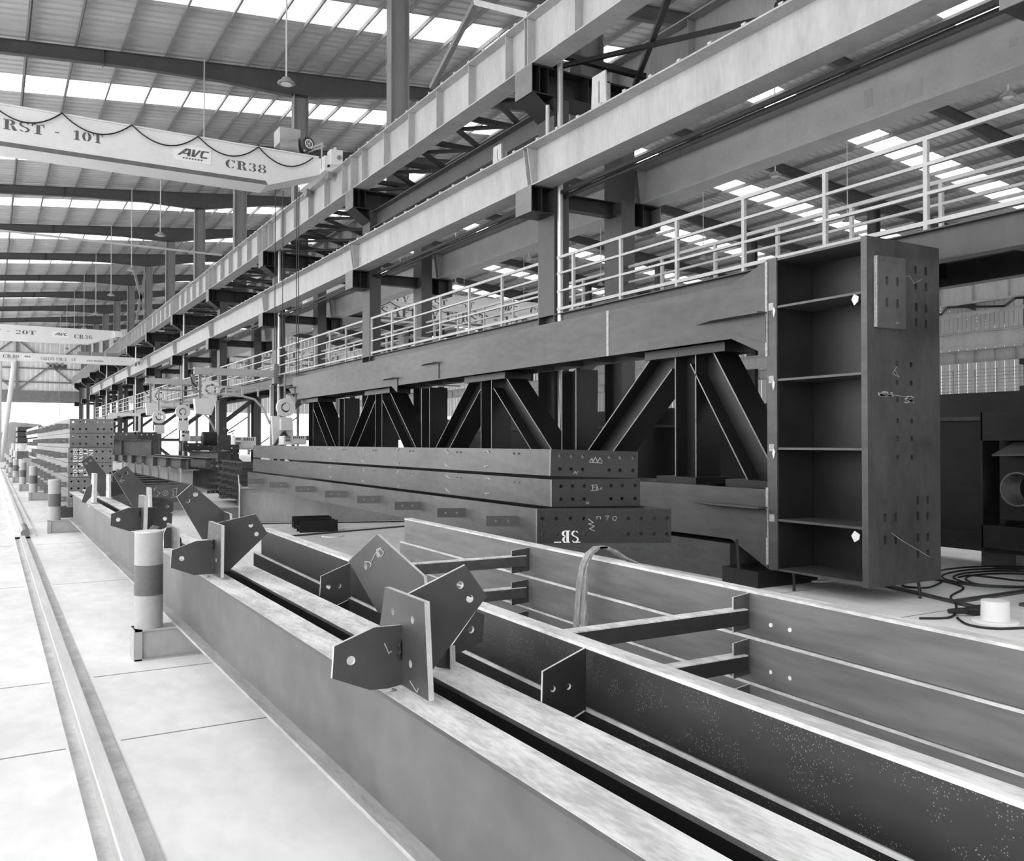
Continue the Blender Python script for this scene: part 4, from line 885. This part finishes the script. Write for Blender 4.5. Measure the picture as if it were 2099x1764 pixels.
# column box: two flanges, web, stiffener shelves
b = MB().box(TX0+.02,TX1+.35,6.87,7.0,.2,3.62); part('far_flange', b, M['milldark'], t); part('flange_edge', MB().box(TX0,TX0+.02,6.86,7.0,.2,3.62), M['truss'], t)  # flange coloured dark for the box's inner shade, lit edge painted paler
ex0, ex1 = TX0, 8.55
slots = []
def sl(x,z,l=.05,r=.022): slots.append(slot((x,5.70,z),r,l,EX,EZ))
for p in ((8.162,5.700,3.365),(8.328,5.700,3.367),(8.164,5.700,3.202),(8.329,5.700,3.204),(8.168,5.700,2.982),(8.327,5.700,2.980),(8.166,5.700,2.827),(8.329,5.700,2.819),(8.175,5.700,1.007),(8.338,5.700,1.006),(8.174,5.700,0.847),(8.336,5.700,0.842),(7.658,5.700,0.850),(7.823,5.700,0.849),(7.656,5.700,0.630),(7.821,5.700,0.625),(8.172,5.700,0.626),(8.334,5.700,0.624),(8.173,5.700,0.461),(8.335,5.700,0.457)): sl(p[0],p[2])
for p in ((7.853,5.700,2.394),(8.077,5.700,2.390),(7.854,5.700,2.201),(8.079,5.700,2.202),(7.859,5.700,2.024),(8.080,5.700,2.025),(7.860,5.700,1.815),(8.082,5.700,1.814),(7.859,5.700,1.638),(8.083,5.700,1.637),(7.860,5.700,1.446),(8.081,5.700,1.444)): sl(p[0],p[2],.012,.022)
part('end_flange', MB().plate([(ex0,5.70,.17),(ex1,5.70,.17),(ex1,5.70,3.63),(ex0,5.70,3.63)],slots,(0,.07,0),True), (M['flangeface'], M['truss']), t)  # side faces coloured paler, painting in the light from the aisle side
mb = MB(); mb.box(7.98,8.0,5.77,6.86,.2,3.62); part('box_web', mb, M['trussdk'], t)  # dark colour paints in the shade inside the box
for zz in (3.60,3.08,2.28,1.53,.75,.21): mb = MB(); mb.box(TX0+.01,8.5,5.77,6.86,zz-.012,zz+.012); part('shelf_stiffener', mb, M['mill'], t)
dp = []
for p in ((7.654,5.680,3.201),(7.817,5.680,3.206),(7.652,5.680,2.984),(7.818,5.680,2.985)): dp.append(slot(p,.022,.05,EX,EZ))
part('doubler_plate', MB().plate([(7.506,5.660,3.439),(7.944,5.660,3.451),(7.944,5.660,2.741),(7.501,5.660,2.736)],[[V(p)+V((0,-.02,0)) for p in h] for h in dp],(0,.04,0),True), (M['truss'], M['weld']), t)
mb = MB()
for p in ((6.93,3.1),(6.93,2.3),(6.93,1.55),(6.93,.78)): mb.box(TX0-.006,TX0,6.9,6.97,p[1]-.05,p[1]+.03)
for z0,z1 in ((2.55,3.6),(.25,1.1)): mb.box(TX0-.012,TX0+.0,6.985,7.015,z0,z1)
part('weld_seam', mb, M['weld'], t)
mb = MB(); r_ = random.Random(4)
for i in range(16):
    px_, pz_ = 7.55+r_.random()*.18, 2.06+r_.random()*.04; stroke(mb,[(px_,5.699,pz_),(px_+.06,5.699,pz_+.02*(r_.random()-.5))],.012)
    px_, pz_ = 7.95+r_.random()*.12, 2.0+r_.random()*.06; stroke(mb,[(px_,5.699,pz_),(px_+.05,5.699,pz_+.03*(r_.random()-.5))],.012)
stroke(mb,[(7.6,5.699,2.09),(8.1,5.699,2.05)],.004); stroke(mb,[(7.751,5.699,0.696),(7.877,5.699,0.628),(8.364,5.699,0.414)],.005)
stroke(mb,[(7.851,5.699,2.363),(7.781,5.699,2.289),(7.885,5.699,2.253),(7.813,5.699,2.331)],.004); stroke(mb,[(8.003,5.699,3.284),(8.062,5.699,3.293),(8.133,5.699,3.223),(8.259,5.699,3.277)],.004)
stroke(mb,[(7.779,5.655,2.805),(7.788,5.655,2.785),(7.835,5.655,2.798)],.005)
part('chalk_mark', mb, M['chalk'], t)
for (x,y,z,w_) in ((7.385,5.79,3.04,.05),(7.385,5.79,.69,.06),(7.385,6.87,3.05,.02),(7.385,6.88,1.5,.022),(7.385,6.88,2.25,.02)):
    mb = MB(); mb.prism([(x,y,z),(x,y+w_,z+.03),(x,y+w_*1.6,z-.02),(x,y+w_,z-.08),(x,y+.01,z-.05)],(.012,0,0)); part('tape_scrap', mb, M['white'], t)
# blocks and things around the truss foot
mb = MB(); mb.box(7.25,8.2,7.0,7.55,0.0,.18); single('support_block', mb, M['trussdk'], 'black timber block on the floor carrying the truss end', 'block')
mb = MB(); mb.box(7.95,8.3,13.2,13.5,0.0,.47); single('support_block', mb, M['trussdk'], 'dark support block standing under the truss bottom chord', 'block')
mb = MB(); mb.box(7.3,8.3,22.2,22.5,0.0,.47); single('support_block', mb, M['trussdk'], 'dark support block under the far end of the truss', 'block')
mb = MB(); mb.box(7.42,7.9,7.6,21,.0,.42); single('skid_beam', mb, M['mill'], 'long low dark beam lying on the floor along the truss foot', 'beam')
for i,(p0,p1,lb) in enumerate((((6.499,6.562,0.620),(7.341,7.324,0.000),'thin black stick leaning beneath the truss haunch'),((7.474,6.707,0.200),(7.291,6.604,0.000),'short black hose end hanging below the column box'),((8.204,5.723,0.180),(8.231,5.776,0.000),'black cable tail hanging under the wide end flange'))):
    mb = MB(); p0 = V(p0); p1 = V((p0.x+(V(p1)-p0).normalized().x*.02, p0.y-.02, 0.0)); mb.tube([p0,(p0+p1)/2+V((.01,0,0)),p1],.016,8); single('cable_tail', mb, M['black'], lb, 'cable', smooth=True)

# white spools / bases on the floor
def spool(p, r, h, lb, flat=False):
    x,y,z = p; t = thing('white_base', lb, 'base', (x,y,0)); mb = MB(); mb.lathe((x,y,0),[(r,0),(r,.012),(r*.97,.02),(.02,.02)],28); part('disc', mb, M['white'], t, smooth=True)
    if not flat:
        mb = MB(); mb.lathe((x,y,.02),[(r*.62,0),(r*.60,h),(.02,h)],24); part('collar', mb, M['white'], t, smooth=True)
spool((8.263,7.111,0.000),.2,.09,'round white base on the floor just under the column box')
spool((7.728,4.632,0.000),.19,.17,'large round white base on the floor beside the grinder')
spool((5.448,15.648,0.000),.19,.02,'flat white disc on the floor in front of the pale support',True)
spool((5.032,14.527,0.000),.19,.02,'flat white disc on the floor nearer the flat strip',True)
# angle grinder
gx, gy, _ = (7.775,4.913,0.000)
t = thing('angle_grinder','black angle grinder lying against the large white base','grinder',(gx,gy,0))
d = V((.93,-.36,0)); p = V((gx,gy,.05))
mb = MB(); mb.tube([p-d*.02,p+d*.08,p+d*.16],[.035,.05,.055],12); part('motor_body', mb, M['black'], t, smooth=True)
mb = MB(); mb.tube([p-d*.20,p-d*.10,p-d*.02],[.022,.028,.03],10); part('handle', mb, M['black'], t, smooth=True)
mb = MB(); mb.cyl(p+d*.2+V((0,0,-.02)),p+d*.2+V((0,0,.03)),.045,14); part('gear_head', mb, M['dark'], t, smooth=True)
# cables
def cable(pts, r, lb):
    P = [V(p) for p in pts]; out = []
    for i in range(len(P)-1):
        a = P[max(i-1,0)]; b = P[i]; c = P[i+1]; d = P[min(i+2,len(P)-1)]
        for k in range(6):
            s_ = k/6; out.append(.5*((2*b)+(c-a)*s_+(2*a-5*b+4*c-d)*s_*s_+(3*b-a-3*c+d)*s_**3))
    out.append(P[-1]); out = [V((p.x,p.y,max(p.z,r))) for p in out]
    mb = MB(); mb.tube(out,r,8); single('floor_cable', mb, M['black'], lb, 'cable', smooth=True)
cable([(7.240,5.039,0.010),(7.550,4.934,0.010),(8.132,5.263,0.010),(8.547,5.590,0.010),(9.182,5.856,0.010),(9.417,6.272,0.010),(9.307,6.505,0.010),(8.725,6.279,0.010),(8.838,6.059,0.010),(9.319,6.206,0.010)],.011,'black cable winding from the grinder towards the column box')
cable([(7.553,4.880,0.010),(7.355,4.648,0.010),(7.399,4.435,0.010),(7.690,4.310,0.010)],.011,'black cable curving in front of the large white base')
cable([(9.828,6.328,0.010),(10.098,6.346,0.010),(10.163,6.087,0.010),(10.233,5.791,0.010),(10.705,5.768,0.010)],.011,'loose black cable loop across the bare floor behind the flange')
r_ = random.Random(3); cxy = V((10.181,5.896,0.000))
for i in range(4):
    pts = []
    for k in range(15):
        a = 2*PI*k/14; rr = .55+.12*i+.05*r_.random(); pts.append((cxy.x+rr*math.cos(a)*1.1,cxy.y+rr*math.sin(a)*.75,.012+.015*i))
    cable(pts,.011,'coiled black welding cable on the floor, %s loop from the middle of the coil' % ORD[i])
# floor strips
for a,b,lb in (((8.645,6.596,0.000),(8.201,5.107,0.000),'flat dark steel strip on the floor beyond the column box'),((8.333,5.393,0.000),(9.607,5.381,0.000),'flat dark steel strip crossing towards the cable coil'),((4.440,14.876,0.000),(6.784,15.514,0.000),'flat grey bar lying on the floor behind the square gusset')):
    mb = MB(); a = V(a); b = V(b); mb.fbox(a,b,-.05,.05,.0,.02); single('floor_strip', mb, M['mill'], lb, 'strip')
# pair of short dark H pieces
for (a,b,lb) in (((4.742,15.649,0.000),(5.419,15.580,0.000),'short black H-section piece on the floor, front one'),((4.893,16.442,0.000),(5.579,16.327,0.000),'short black H-section piece on the floor, rear one')):
    a = V(a); b = V(b); mb = MB(); L,Sx,U = frame(a,b)
    mb.fbox(a,b,-.006,.006,.0,.21); mb.fbox(a,b,.25,.262,.0,.21); mb.fbox(a,b,.0,.25,.10,.112); single('beam_offcut', mb, M['trussdk'], lb, 'offcut')

# ------------------------------------------------------------------ dark girder behind the truss and its tube stub
t = thing('box_girder','long dark plate girder lying behind the truss on low stands','girder',(11.3,12,.2))
mb = MB(); mb.box(11.0,11.6,4.5,24,1.90,2.24); mb.box(11.0,11.6,4.5,24,.2,.44); part('flange_box', mb, M['milldark'], t)
for xw in (11.05, 11.53): part('web', MB().plate([(xw,4.5,.44),(xw,24,.44),(xw,24,1.9),(xw,4.5,1.9)],[circ((xw,6.02-(xw-10.5)*.12,1.04),.24,EY,EZ,20)],(.02,0,0)), M['trussdk'], t)
mb = MB(); mb.box(10.96,11.0,4.5,24,1.88,1.93); part('top_lip', mb, M['mill'], t)
t = thing('end_housing','dark flanged housing with round tube stub beside the long girder','housing',(10.8,5.7,.3))
mb = MB(); mb.box(10.6,10.96,4.2,6.52,1.62,1.97); mb.box(10.6,10.96,4.2,6.52,.3,.58); mb.box(10.6,10.96,6.5,6.53,.25,1.97); part('housing_frame', mb, M['milldark'], t)
mb = MB(); mb.prism([(10.55,6.35,1.45),(10.55,4.2,1.5),(10.85,4.2,1.62),(10.85,6.25,1.6)],(0,0,-.02)); part('hood', mb, M['raw'], t)  # hood coloured pale for the light falling on it
mb = MB(); mb.plate([(10.72,6.35,.65),(10.72,4.3,.65),(10.72,4.3,1.45),(10.72,6.35,1.45)],[circ((10.72,6.02,1.04),.2,EY,EZ,24)],(.02,0,0)); part('face_plate', mb, M['milldark'], t)
mb = MB(); mb.pipe((10.5,6.02,1.04),(10.9,6.02,1.04),.205,.19); part('tube_stub', mb, M['raw'], t, smooth=True)
for i,yy in enumerate((5.0,6.6,9.5,20)):
    mb = MB(); mb.box(11.05,11.55,yy-.25,yy+.2,.0,.2); single('low_stand', mb, M['mill'], 'low steel stand under the long dark girder, %s from the near end' % ORD[i], 'stand', 'stands under the dark girder')

# ------------------------------------------------------------------ middle distance: lettered stack
HS = [(a,u) for a in (.075,.23,.37,.63,.77,.945) for u in (.27,.76)]
zt = 2.10; hh = .305
for i in range(6):
    z0 = 2.10 - .307*(i+1); x0 = 1.42 if i < 2 else 1.385
    tb = [(.55+1.9*j,.30,.24) for j in range(7)]
    t, q, X, L, U = side_beam((x0,20.5 if i < 2 else 20.35,z0),.0,.84,hh-.006,14.5,'drilled plated beam in the lettered stack by the aisle, %s from the top' % ORD[i],HS,'lettered stack of plated beams',face_m='truss',plate_m='stock',tabs=tb,tab_h=.11,tab_m='stock')
    mb = MB()
    def vt(s_, a, u0, hgt, wd): text_mb(mb, s_, q(a,-.001,u0), -U, X, hgt, .003, width=wd)
    if i == 2: vt('8801',.09,hh-.010,.085,.29); vt('00X1',.195,hh-.010,.08,.29); vt('/T',.29,hh-.010,.08,.15); vt('IN',.385,hh-.03,.08,.14)
    if i == 3: vt('202',.09,hh-.06,.085,.23); vt('P B',.195,hh-.004,.08,.21); vt('-C1',.29,hh-.06,.08,.23)
    if mb.v: part('lettering', mb, M['white'], t)
for i in range(3):
    side_beam((1.5+.05*i,36.5,1.8-.45*i),0,.9,.40,12,'plated beam of the stack behind the lettered one, %s from the top' % ORD[i],[(a,u) for a in (.1,.3,.7,.9) for u in (.3,.7)],'second stack by the aisle',face_m='raw',plate_m='stock',tab_m='stock',tabs=[(.4+2*j,.3,.15) for j in range(5)],tab_h=.14)
mb = MB(); mb.box(1.2,2.4,21,21.3,0,.24); single('support_block', mb, M['mill'], 'low steel bearer under the near end of the lettered stack', 'block')
mb = MB(); mb.box(1.2,2.4,33.6,33.9,0,.24); single('support_block', mb, M['mill'], 'low steel bearer under the far end of the lettered stack', 'block')
mb = MB(); mb.box(1.3,2.7,37,37.3,0,.88); mb.box(1.3,2.7,46,46.3,0,.88); single('stack_bearer', mb, M['post'], 'pale support under the second stack by the aisle', 'support')
# ladder frame with rungs and stubs
t = thing('ladder_frame','ladder-like steel frame with dark rungs and upright stubs behind the gussets','frame',(3,23,.25))
e0, e1 = V((2.802,20.400,0.303)), V((3.884,20.400,0.287)); zb, ztp = .27, .80
mb = MB(); mb.box(2.35,3.82,20.38,20.42,.30,.68); mb.box(2.35,3.82,20.42,20.65,.30,.32); part('end_channel', mb, M['truss'], t)
mb = MB()
for s_ in ([(3.1,.62),(3.05,.6),(3.06,.56)],[(3.12,.53),(3.17,.51),(3.15,.48),(3.1,.43)],[(3.42,.58),(3.52,.60),(3.5,.41),(3.40,.40)],[(3.43,.55),(3.46,.5),(3.43,.46),(3.46,.43)]): stroke(mb,[(a,20.379,b) for a,b in s_],.012)
stroke(mb,circ((3.28,20.379,.50),.055,EX,EZ,12),.012); stroke(mb,circ((3.28,20.379,.50),.02,EX,EZ,8),.01); part('chalk_mark', mb, M['chalk'], t)
mb = MB(); mb.box(3.74,3.80,20.65,33,.451,.68); part('side_rail', mb, M['raw'], t)
mb = MB(); mb.box(2.3,2.36,20.65,33,.451,.68); part('side_rail', mb, M['raw'], t)
for i in range(8):
    yy = 21.5+1.45*i; mb = MB(); mb.ibeam((2.36,yy,.47),(3.74,yy,.47),.16,.2,.01,.012); part('rung', mb, M['stock'], t)
    mb = MB(); mb.box(3.76,3.79,yy-.10,yy+.10,.68,1.0); part('stub_plate', mb, M['flange'], t)
mb = MB(); mb.box(2.1,4.1,22,22.25,0,.45); single('support_block', mb, M['post'], 'pale bearer under the near end of the ladder frame', 'block')
mb = MB(); mb.box(2.1,4.1,31,31.25,0,.45); single('support_block', mb, M['post'], 'pale bearer under the far end of the ladder frame', 'block')
mb = MB(); mb.ibeam((3.9,18.9,.0),(6.0,19.6,.0),.24,.24,.012,.014); single('floor_beam', mb, M['pale'], 'pale beam lying across the floor in front of the ladder frame', 'beam')
# girder with stiffeners on pale deep beams
def mid_girder(p0, p1, w, h, m, lb, ns=0, cat='beam', grp=None):
    p0 = V(p0); p1 = V(p1); t = thing('stock_girder', lb, cat, p0, grp); mb = MB(); mb.ibeam(p0,p1,w,h,.012,.018); part('girder_section', mb, M[m], t)
    L,Sx,U = frame(p0,p1)
    for i in range(ns):
        c = p0+(p1-p0)*(.02+.96*i/max(1,ns-1)); mb = MB()
        for s_ in (-1,1):
            a = c+Sx*s_*.008; b = c+Sx*s_*w*.46; mb.prism([a+U*.02,b+U*.02,b+U*(h-.02),a+U*(h-.02)],L*.014)
        part('web_stiffener', mb, M[m], t)
    return t
mid_girder((6.45,27.6,.0),(7.0,46,.0),.4,.72,'pale','deep pale stock girder standing on the floor behind the ladder frame',0)
mid_girder((5.55,29.4,.02),(5.8,48,.02),.4,.70,'pale','pale stock girder beneath the stiffened one',0)
mid_girder((5.45,29.6,.72),(5.0,50,.72),.34,.36,'stock','stiffened stock girder laid on the pale ones, end towards the camera',9)
mid_girder((6.35,30.3,.72),(6.1,44,.72),.36,.36,'stock','short stock girder beside the stiffened one, open end dark',3)
mid_girder((5.6,37.5,1.09),(3.5,38.8,1.09),.34,.60,'stock','plain stock girder crossing on top of the stiffened one',3)
mid_girder((7.75,33.5,.72),(6.75,36.4,.72),.32,.54,'stock','dark stock girder in the second tier under the small boxes',0)
for i,(x0,y0,z0,lx,lb,m) in enumerate(((3.9,38.0,1.70,1.5,'pale steel box lying on top of the crossing girder','rawweb'),(5.0,37.5,1.70,.7,'drilled dark box section at the end of the crossing girder','plate'),(6.3,35.7,1.27,1.3,'drilled box section behind the dark stock girder','plate'),(7.2,33.9,1.27,.6,'box section with pale edge tape near the welding set','plate'))):
    t = thing('box_section', lb, 'box section', (x0,y0,z0)); mb = MB(); mb.box(x0,x0+lx,y0,y0+.4,z0,z0+.3); part('body', mb, M[m], t)
    mb = MB()
    for j in range(3): mb.cyl((x0+lx*(.2+.3*j),y0-.002,z0+.2),(x0+lx*(.2+.3*j),y0+.001,z0+.2),.025,10)
    part('bolt_hole', mb, M['white'], t)  # white discs paint the light seen through the drilled holes
# small stack of short plated beams
for i in range(6):
    z0 = .98 - .16*(i); x0 = 5.2+.03*(i % 2)
    side_beam((x0,21.6+.1*i,z0+.0),0.05,.9,.155,2.9,'short plated beam with side tabs in the low stack, %s from the top' % ORD[i],[(a,u) for a in (.1,.3,.7,.9) for u in (.35,)],'low stack of short tabbed beams',face_m='mill',plate_m='plate',tabs=[(.1,.2,.14),(.8,.2,.14),(1.7,.2,.14),(2.75,.2,.3)],tab_h=.08)
mb = MB(); mb.box(5.3,6.0,22.2,22.5,0,.17); single('support_block', mb, M['mill'], 'low bearer under the stack of short tabbed beams', 'block')
mid_girder((5.62,25.95,.02),(8.0,26.0,.02),.3,1.0,'stock','dark stock girder behind the short tabbed stack',2)
t = thing('drilled_plate','upright drilled plate with paint scrawl leaning behind the tabbed stack','plate',(6.0,24.8,.9)); mb = MB()
a = (5.595,26.000,1.711); b2 = (5.951,26.000,1.096); b2 = (b2[0],b2[1],1.02)
mb.plate([(a[0],26.0,b2[2]),(b2[0],26.0,b2[2]),(b2[0],26.0,a[2]+.1),(a[0],26.0,a[2]+.1)],[circ((a[0]+.08,26.0,a[2]),.015,EX,EZ,8)],(0,.02,0)); part('plate', mb, M['mill'], t)
mb = MB(); r_ = random.Random(8); stroke(mb,[(a[0]+.05+.28*r_.random(),25.999,(a[2]+b2[2])/2+.05*(r_.random()-.5)) for _ in range(9)],.02); part('paint_scrawl', mb, M['chalk'], t)
t = thing('drilled_plate','wide upright drilled plate next to the welding set','plate',(6.5,25.6,.9)); mb = MB(); a = (5.739,26.040,1.530); b2 = (6.193,26.040,1.191); b2 = (b2[0],b2[1],1.07)
mb.plate([(a[0],26.04,b2[2]-.05),(b2[0],26.04,b2[2]-.05),(b2[0],26.04,a[2]),(a[0],26.04,a[2])],[circ((a[0]+.25+.2*i,26.04,a[2]-.1-.15*j),.02,EX,EZ,8) for i in range(2) for j in range(2)],(0,.02,0)); part('plate', mb, M['mill'], t)
# welding sets
def welder(a, b, y, lb, dep=.5):
    x0,_,z1 = a; x1,_,z0 = b
    t = thing('welding_set', lb, 'welding machine', (x0,y,z0)); mb = MB(); mb.box(x0,x1,y,y+dep,z0,z1); part('case', mb, M['machine'], t)
    w_ = x1-x0; h_ = z1-z0; mb = MB()
    for i in range(6): mb.box(x0+w_*(.42+.085*i),x0+w_*(.46+.085*i),y-.006,y+.001,z0+h_*.7,z0+h_*.93); mb.box(x0+w_*(.42+.085*i),x0+w_*(.46+.085*i),y-.006,y+.001,z0+h_*.06,z0+h_*.11)
    part('vent_grille', mb, M['dark'], t)
    mb = MB(); mb.box(x0+w_*.05,x0+w_*.28,y-.008,y+.001,z0+h_*.05,z0+h_*.95); part('control_panel', mb, M['white'], t)
    mb = MB()
    for i in range(2):
        for j in range(2): mb.cyl((x0+w_*(.11+.11*i),y-.02,z0+h_*(.5+.35*j)),(x0+w_*(.11+.11*i),y,z0+h_*(.5+.35*j)),.04,10)
    part('knob', mb, M['midgrey'], t, smooth=True)
    return t
welder((6.172,26.500,1.757),(6.796,26.500,1.376),26.5,'large white welding set with vent slots on the stock beams')
welder((6.910,24.000,1.773),(7.537,24.000,1.533),24.0,'white welding set partly hidden behind the plated stack',.5)
welder((6.033,34.000,2.038),(6.307,34.000,1.643),34.0,'tall white control cabinet among the far welding arms',.4)
for i,(a,b,yy,lb) in enumerate((((4.946,38.000,2.049),(5.166,38.000,1.925),38.0,'small white box on the crossing girder'),((5.701,38.000,2.082),(5.952,38.000,1.929),38.0,'white tilted box beside the small one on the crossing girder'),((6.419,34.500,1.838),(6.807,34.500,1.631),34.5,'pale toolbox beside the tall control cabinet'))):
    mb = MB(); mb.box(a[0],b[0],yy,yy+.35,b[2],a[2]); single('equipment_box', mb, M['machine'], lb, 'box')
t = thing('cable_drum','dark wire drum and tangled frame beside the tall cabinet','drum',(6.845,34.000,1.605)); a = V((6.745,34.000,1.733)); mb = MB(); mb.cyl(a,a+V((.5,0,0)),.26,16); part('drum', mb, M['dark'], t, smooth=True)
mb = MB(); r_ = random.Random(2)
for i in range(9): p = a+V((.6+.6*r_.random(),0,-.25+.6*r_.random())); mb.bar(p,p+V((.4*(r_.random()-.5),.2,.5*(r_.random()-.3))),.04)
part('tangled_frame', mb, M['dark'], t)

# ------------------------------------------------------------------ jib booms with hoists
def jib(y, xa, xb, z, lb, frame_arm=False, wheel=True, m='pale2'):
    t = thing('jib_boom', lb, 'jib crane', (xb,y,z-.4)); mb = MB(); mb.box(xa,xb,y-.09,y+.09,z-.12,z+.12); part('arm', mb, M[m], t)
    mb = MB(); mb.box(xb,xb+.14,y-.14,y+.14,z-.35,z+.35); part('pivot', mb, M['midgrey'], t)
    if wheel:
        mb = MB(); mb.pipe((xa+.55,y-.12,z-.62),(xa+.55,y+.0,z-.62),.3,.2); mb.cyl((xa+.55,y-.1,z-.62),(xa+.55,y-.02,z-.62),.12,14); mb.box(xa+.3,xa+.8,y-.08,y-.04,z-.64,z-.6); part('wire_spool', mb, M['machine'], t, smooth=True)
        mb = MB(); mb.bar((xa+.2,y,z-.12),(xa+.2,y,z-1.0),.08); mb.bar((xa+.1,y,z-.7),(xa+.6,y,z-.62),.06); part('hanger', mb, M['midgrey'], t)
        mb = MB(); mb.prism([(xa+.0,y-.15,z-.95),(xa+.75,y-.15,z-.9),(xa+.55,y-.15,z-1.5),(xa+.05,y-.15,z-1.45)],(0,.3,0)); part('feeder_case', mb, M['machine'], t)
        mb = MB(); mb.tube([(xa-.02,y,z+.05),(xa-.12,y,z-.15),(xa-.05,y,z-.4),(xa+.1,y,z-.55)],.025,8); part('feed_hose', mb, M['black'], t, smooth=True)
    return t
jib(31.3,5.93,8.62,4.02,'pale horizontal jib boom from the third twin column with hanging wire feeder')
jib(40.2,5.65,7.5,4.2,'second pale jib boom further along with hanging wire feeder')
def frame_jib(y, xa, xb, zt, zb, lb, curve=True, rise=0):
    t = thing('jib_boom', lb, 'jib crane', (xb,y,zb)); mb = MB(); mb.bar((xa,y,zt),(xb,y,zt+rise),.07); part('top_tube', mb, M['railing'], t)
    mb = MB(); w_ = xb-xa
    if curve: mb.tube([(xa,y,zb+.06),(xa+w_*.5,y,zb),(xa+w_*.7,y,zb-.1),(xa+w_*.85,y,zb-.4),(xa+w_*.97,y,zb-.95)],.04,8)
    else: mb.bar((xa,y,zb),(xb,y,zb+rise),.07)
    part('lower_tube', mb, M['railing'], t)
    for i in range(3): xx = xa+w_*(.22+.27*i); mb = MB(); mb.bar((xx,y,zb),(xx,y,zt),.06); part('web_strut', mb, M['railing'], t)
    mb = MB(); mb.bar((xb,y,0),(xb,y,zt+.1),.12); part('mast', mb, M['zinc'], t)
    return t
a = V((6.502,31.000,3.486)); b2 = V((8.490,31.000,3.361)); frame_jib(31.0,a.x,b2.x,a.z,a.z-.3,'white tubular jib frame with curved brace below the pale boom')
a = V((6.244,40.000,3.342)); b2 = V((8.558,40.000,3.397)); frame_jib(40.0,a.x,b2.x,a.z,a.z-.3,'white tubular jib frame with curved brace, further along the columns')
t = frame_jib(22.3,9.78,12.0,4.47,4.10,'white tubular jib frame poking out above the truss chord',False)
mb = MB(); mb.box(9.62,9.76,22.1,22.5,4.1,4.55); mb.cyl((9.66,22.2,4.5),(9.66,22.0,4.6),.08,10); part('pivot', mb, M['midgrey'], t)
mb = MB(); a = V((5.247,50.000,3.037)); b2 = V((6.795,50.000,3.113)); mb.box(a.x,b2.x,49.9,50.1,a.z-.07,a.z+.09); mb.box(b2.x-.08,b2.x,49.9,50.1,0,a.z-.07); single('jib_boom', mb, M['machine'], 'far white horizontal boom end above the lettered stack', 'jib crane')
# post hoists (bright posts with wheels)
def post_hoist(a, yy, r, lb):
    a = V(a); t = thing('post_hoist', lb, 'hoist', (a.x,yy,a.z-2)); mb = MB(); mb.pipe((a.x,yy-.1,a.z),(a.x,yy+.05,a.z),r,r*.55); mb.cyl((a.x,yy-.12,a.z),(a.x,yy,a.z),r*.35,14); part('wheel', mb, M['machine'], t, smooth=True)
    mb = MB(); mb.box(a.x-.16,a.x+.2,yy-.1,yy+.1,a.z-r-.42,a.z-r-.06); part('hoist_body', mb, M['machine'], t)
    mb = MB(); mb.tube([(a.x,yy,a.z-r-.42),(a.x+.02,yy,a.z-r-1.2)],.025,8); part('chain', mb, M['midgrey'], t)
    mb = MB(); mb.bar((a.x,yy+.06,a.z),(a.x,yy+.06,3.72),.05); mb.bar((a.x,yy+.06,3.72),(8.76,yy+.06,3.72),.06); part('hanger_arm', mb, M['midgrey'], t)
    return t
h1 = post_hoist((7.961,27.500,2.685),27.5,.29,'white wheeled hoist hanging behind the truss end with chain slings')
a = V((7.918,27.500,1.921)); mb = MB(); mb.tube([a,a+V((-.35,0,-.5))],.045,8); mb.tube([a,a+V((.35,0,-.5))],.045,8); part('chain_sling', mb, M['dark'], h1)
mb = MB(); mb.prism([a+V((-.35,.1,.5)),a+V((.3,.1,.45)),a+V((.35,.1,-.4)),a+V((-.3,.1,-.4))],(0,.15,0)); part('cover_sheet', mb, M['machine'], h1)
post_hoist((5.856,38.000,2.618),38.0,.26,'white wheeled wire spool on its post, further along the columns')
post_hoist((6.143,34.500,2.730),34.5,.26,'white wheeled wire spool hanging beside the tall control cabinet')
for i,(x_,y_,lb) in enumerate(((325,38,'pale square post rising beside the crossing girder'),(615,38,'pale square post rising beside the wire spool'),(1015,34.5,'pale square post above the tall control cabinet'))):
    pass

# ------------------------------------------------------------------ far aisle: tarpaulin and heaps
t = thing('covered_load','distant load under a grey tarpaulin near the open end','load',(1.2,80,0)); mb = MB()
pr = [(-.2,0),(-.25,2.4),(.4,3.3),(2.6,3.1),(3.1,2.4),(3.2,0)]
mb.prism([(1.05+a,84,b) for a,b in pr],(0,9,0)); part('tarpaulin', mb, M['tarp'], t)
for i in range(6): mb = MB(); mb.box(1.75,3.1,76,83.9,.35+.42*i,.65+.42*i); part('stacked_plate', mb, M['plate'], t)
for i,(yy,zz,xw) in enumerate(((55,1.0,1.0),(60,1.2,1.1),(66,1.5,1.1),(72,1.6,1.2))):
    for j in range(3):
        mb = MB(); mb.box(1.25,1.25+xw,yy,yy+3.6,.27+j*.42,.27+j*.42+.415); single('stock_bundle', mb, M['rawweb'] if (i+j) % 2 else M['flange'], 'pale stock bundle on the %s far aisle pile, %s from the floor' % (ORD[i], ORD[j]), 'bundle', 'far aisle piles')
    mb = MB(); mb.box(1.2,2.6,yy+.3,yy+.6,0,.27); mb.box(1.2,2.6,yy+3,yy+3.3,0,.27); single('support_block', mb, M['mill'], 'low bearer pair under the %s far aisle pile' % ORD[i], 'block')
mb = MB(); mb.box(2.0,5.4,130,130.2,2.55,2.85); single('outdoor_beam', mb, M['rawweb'], 'pale horizontal bar outside beyond the open end', 'bar')
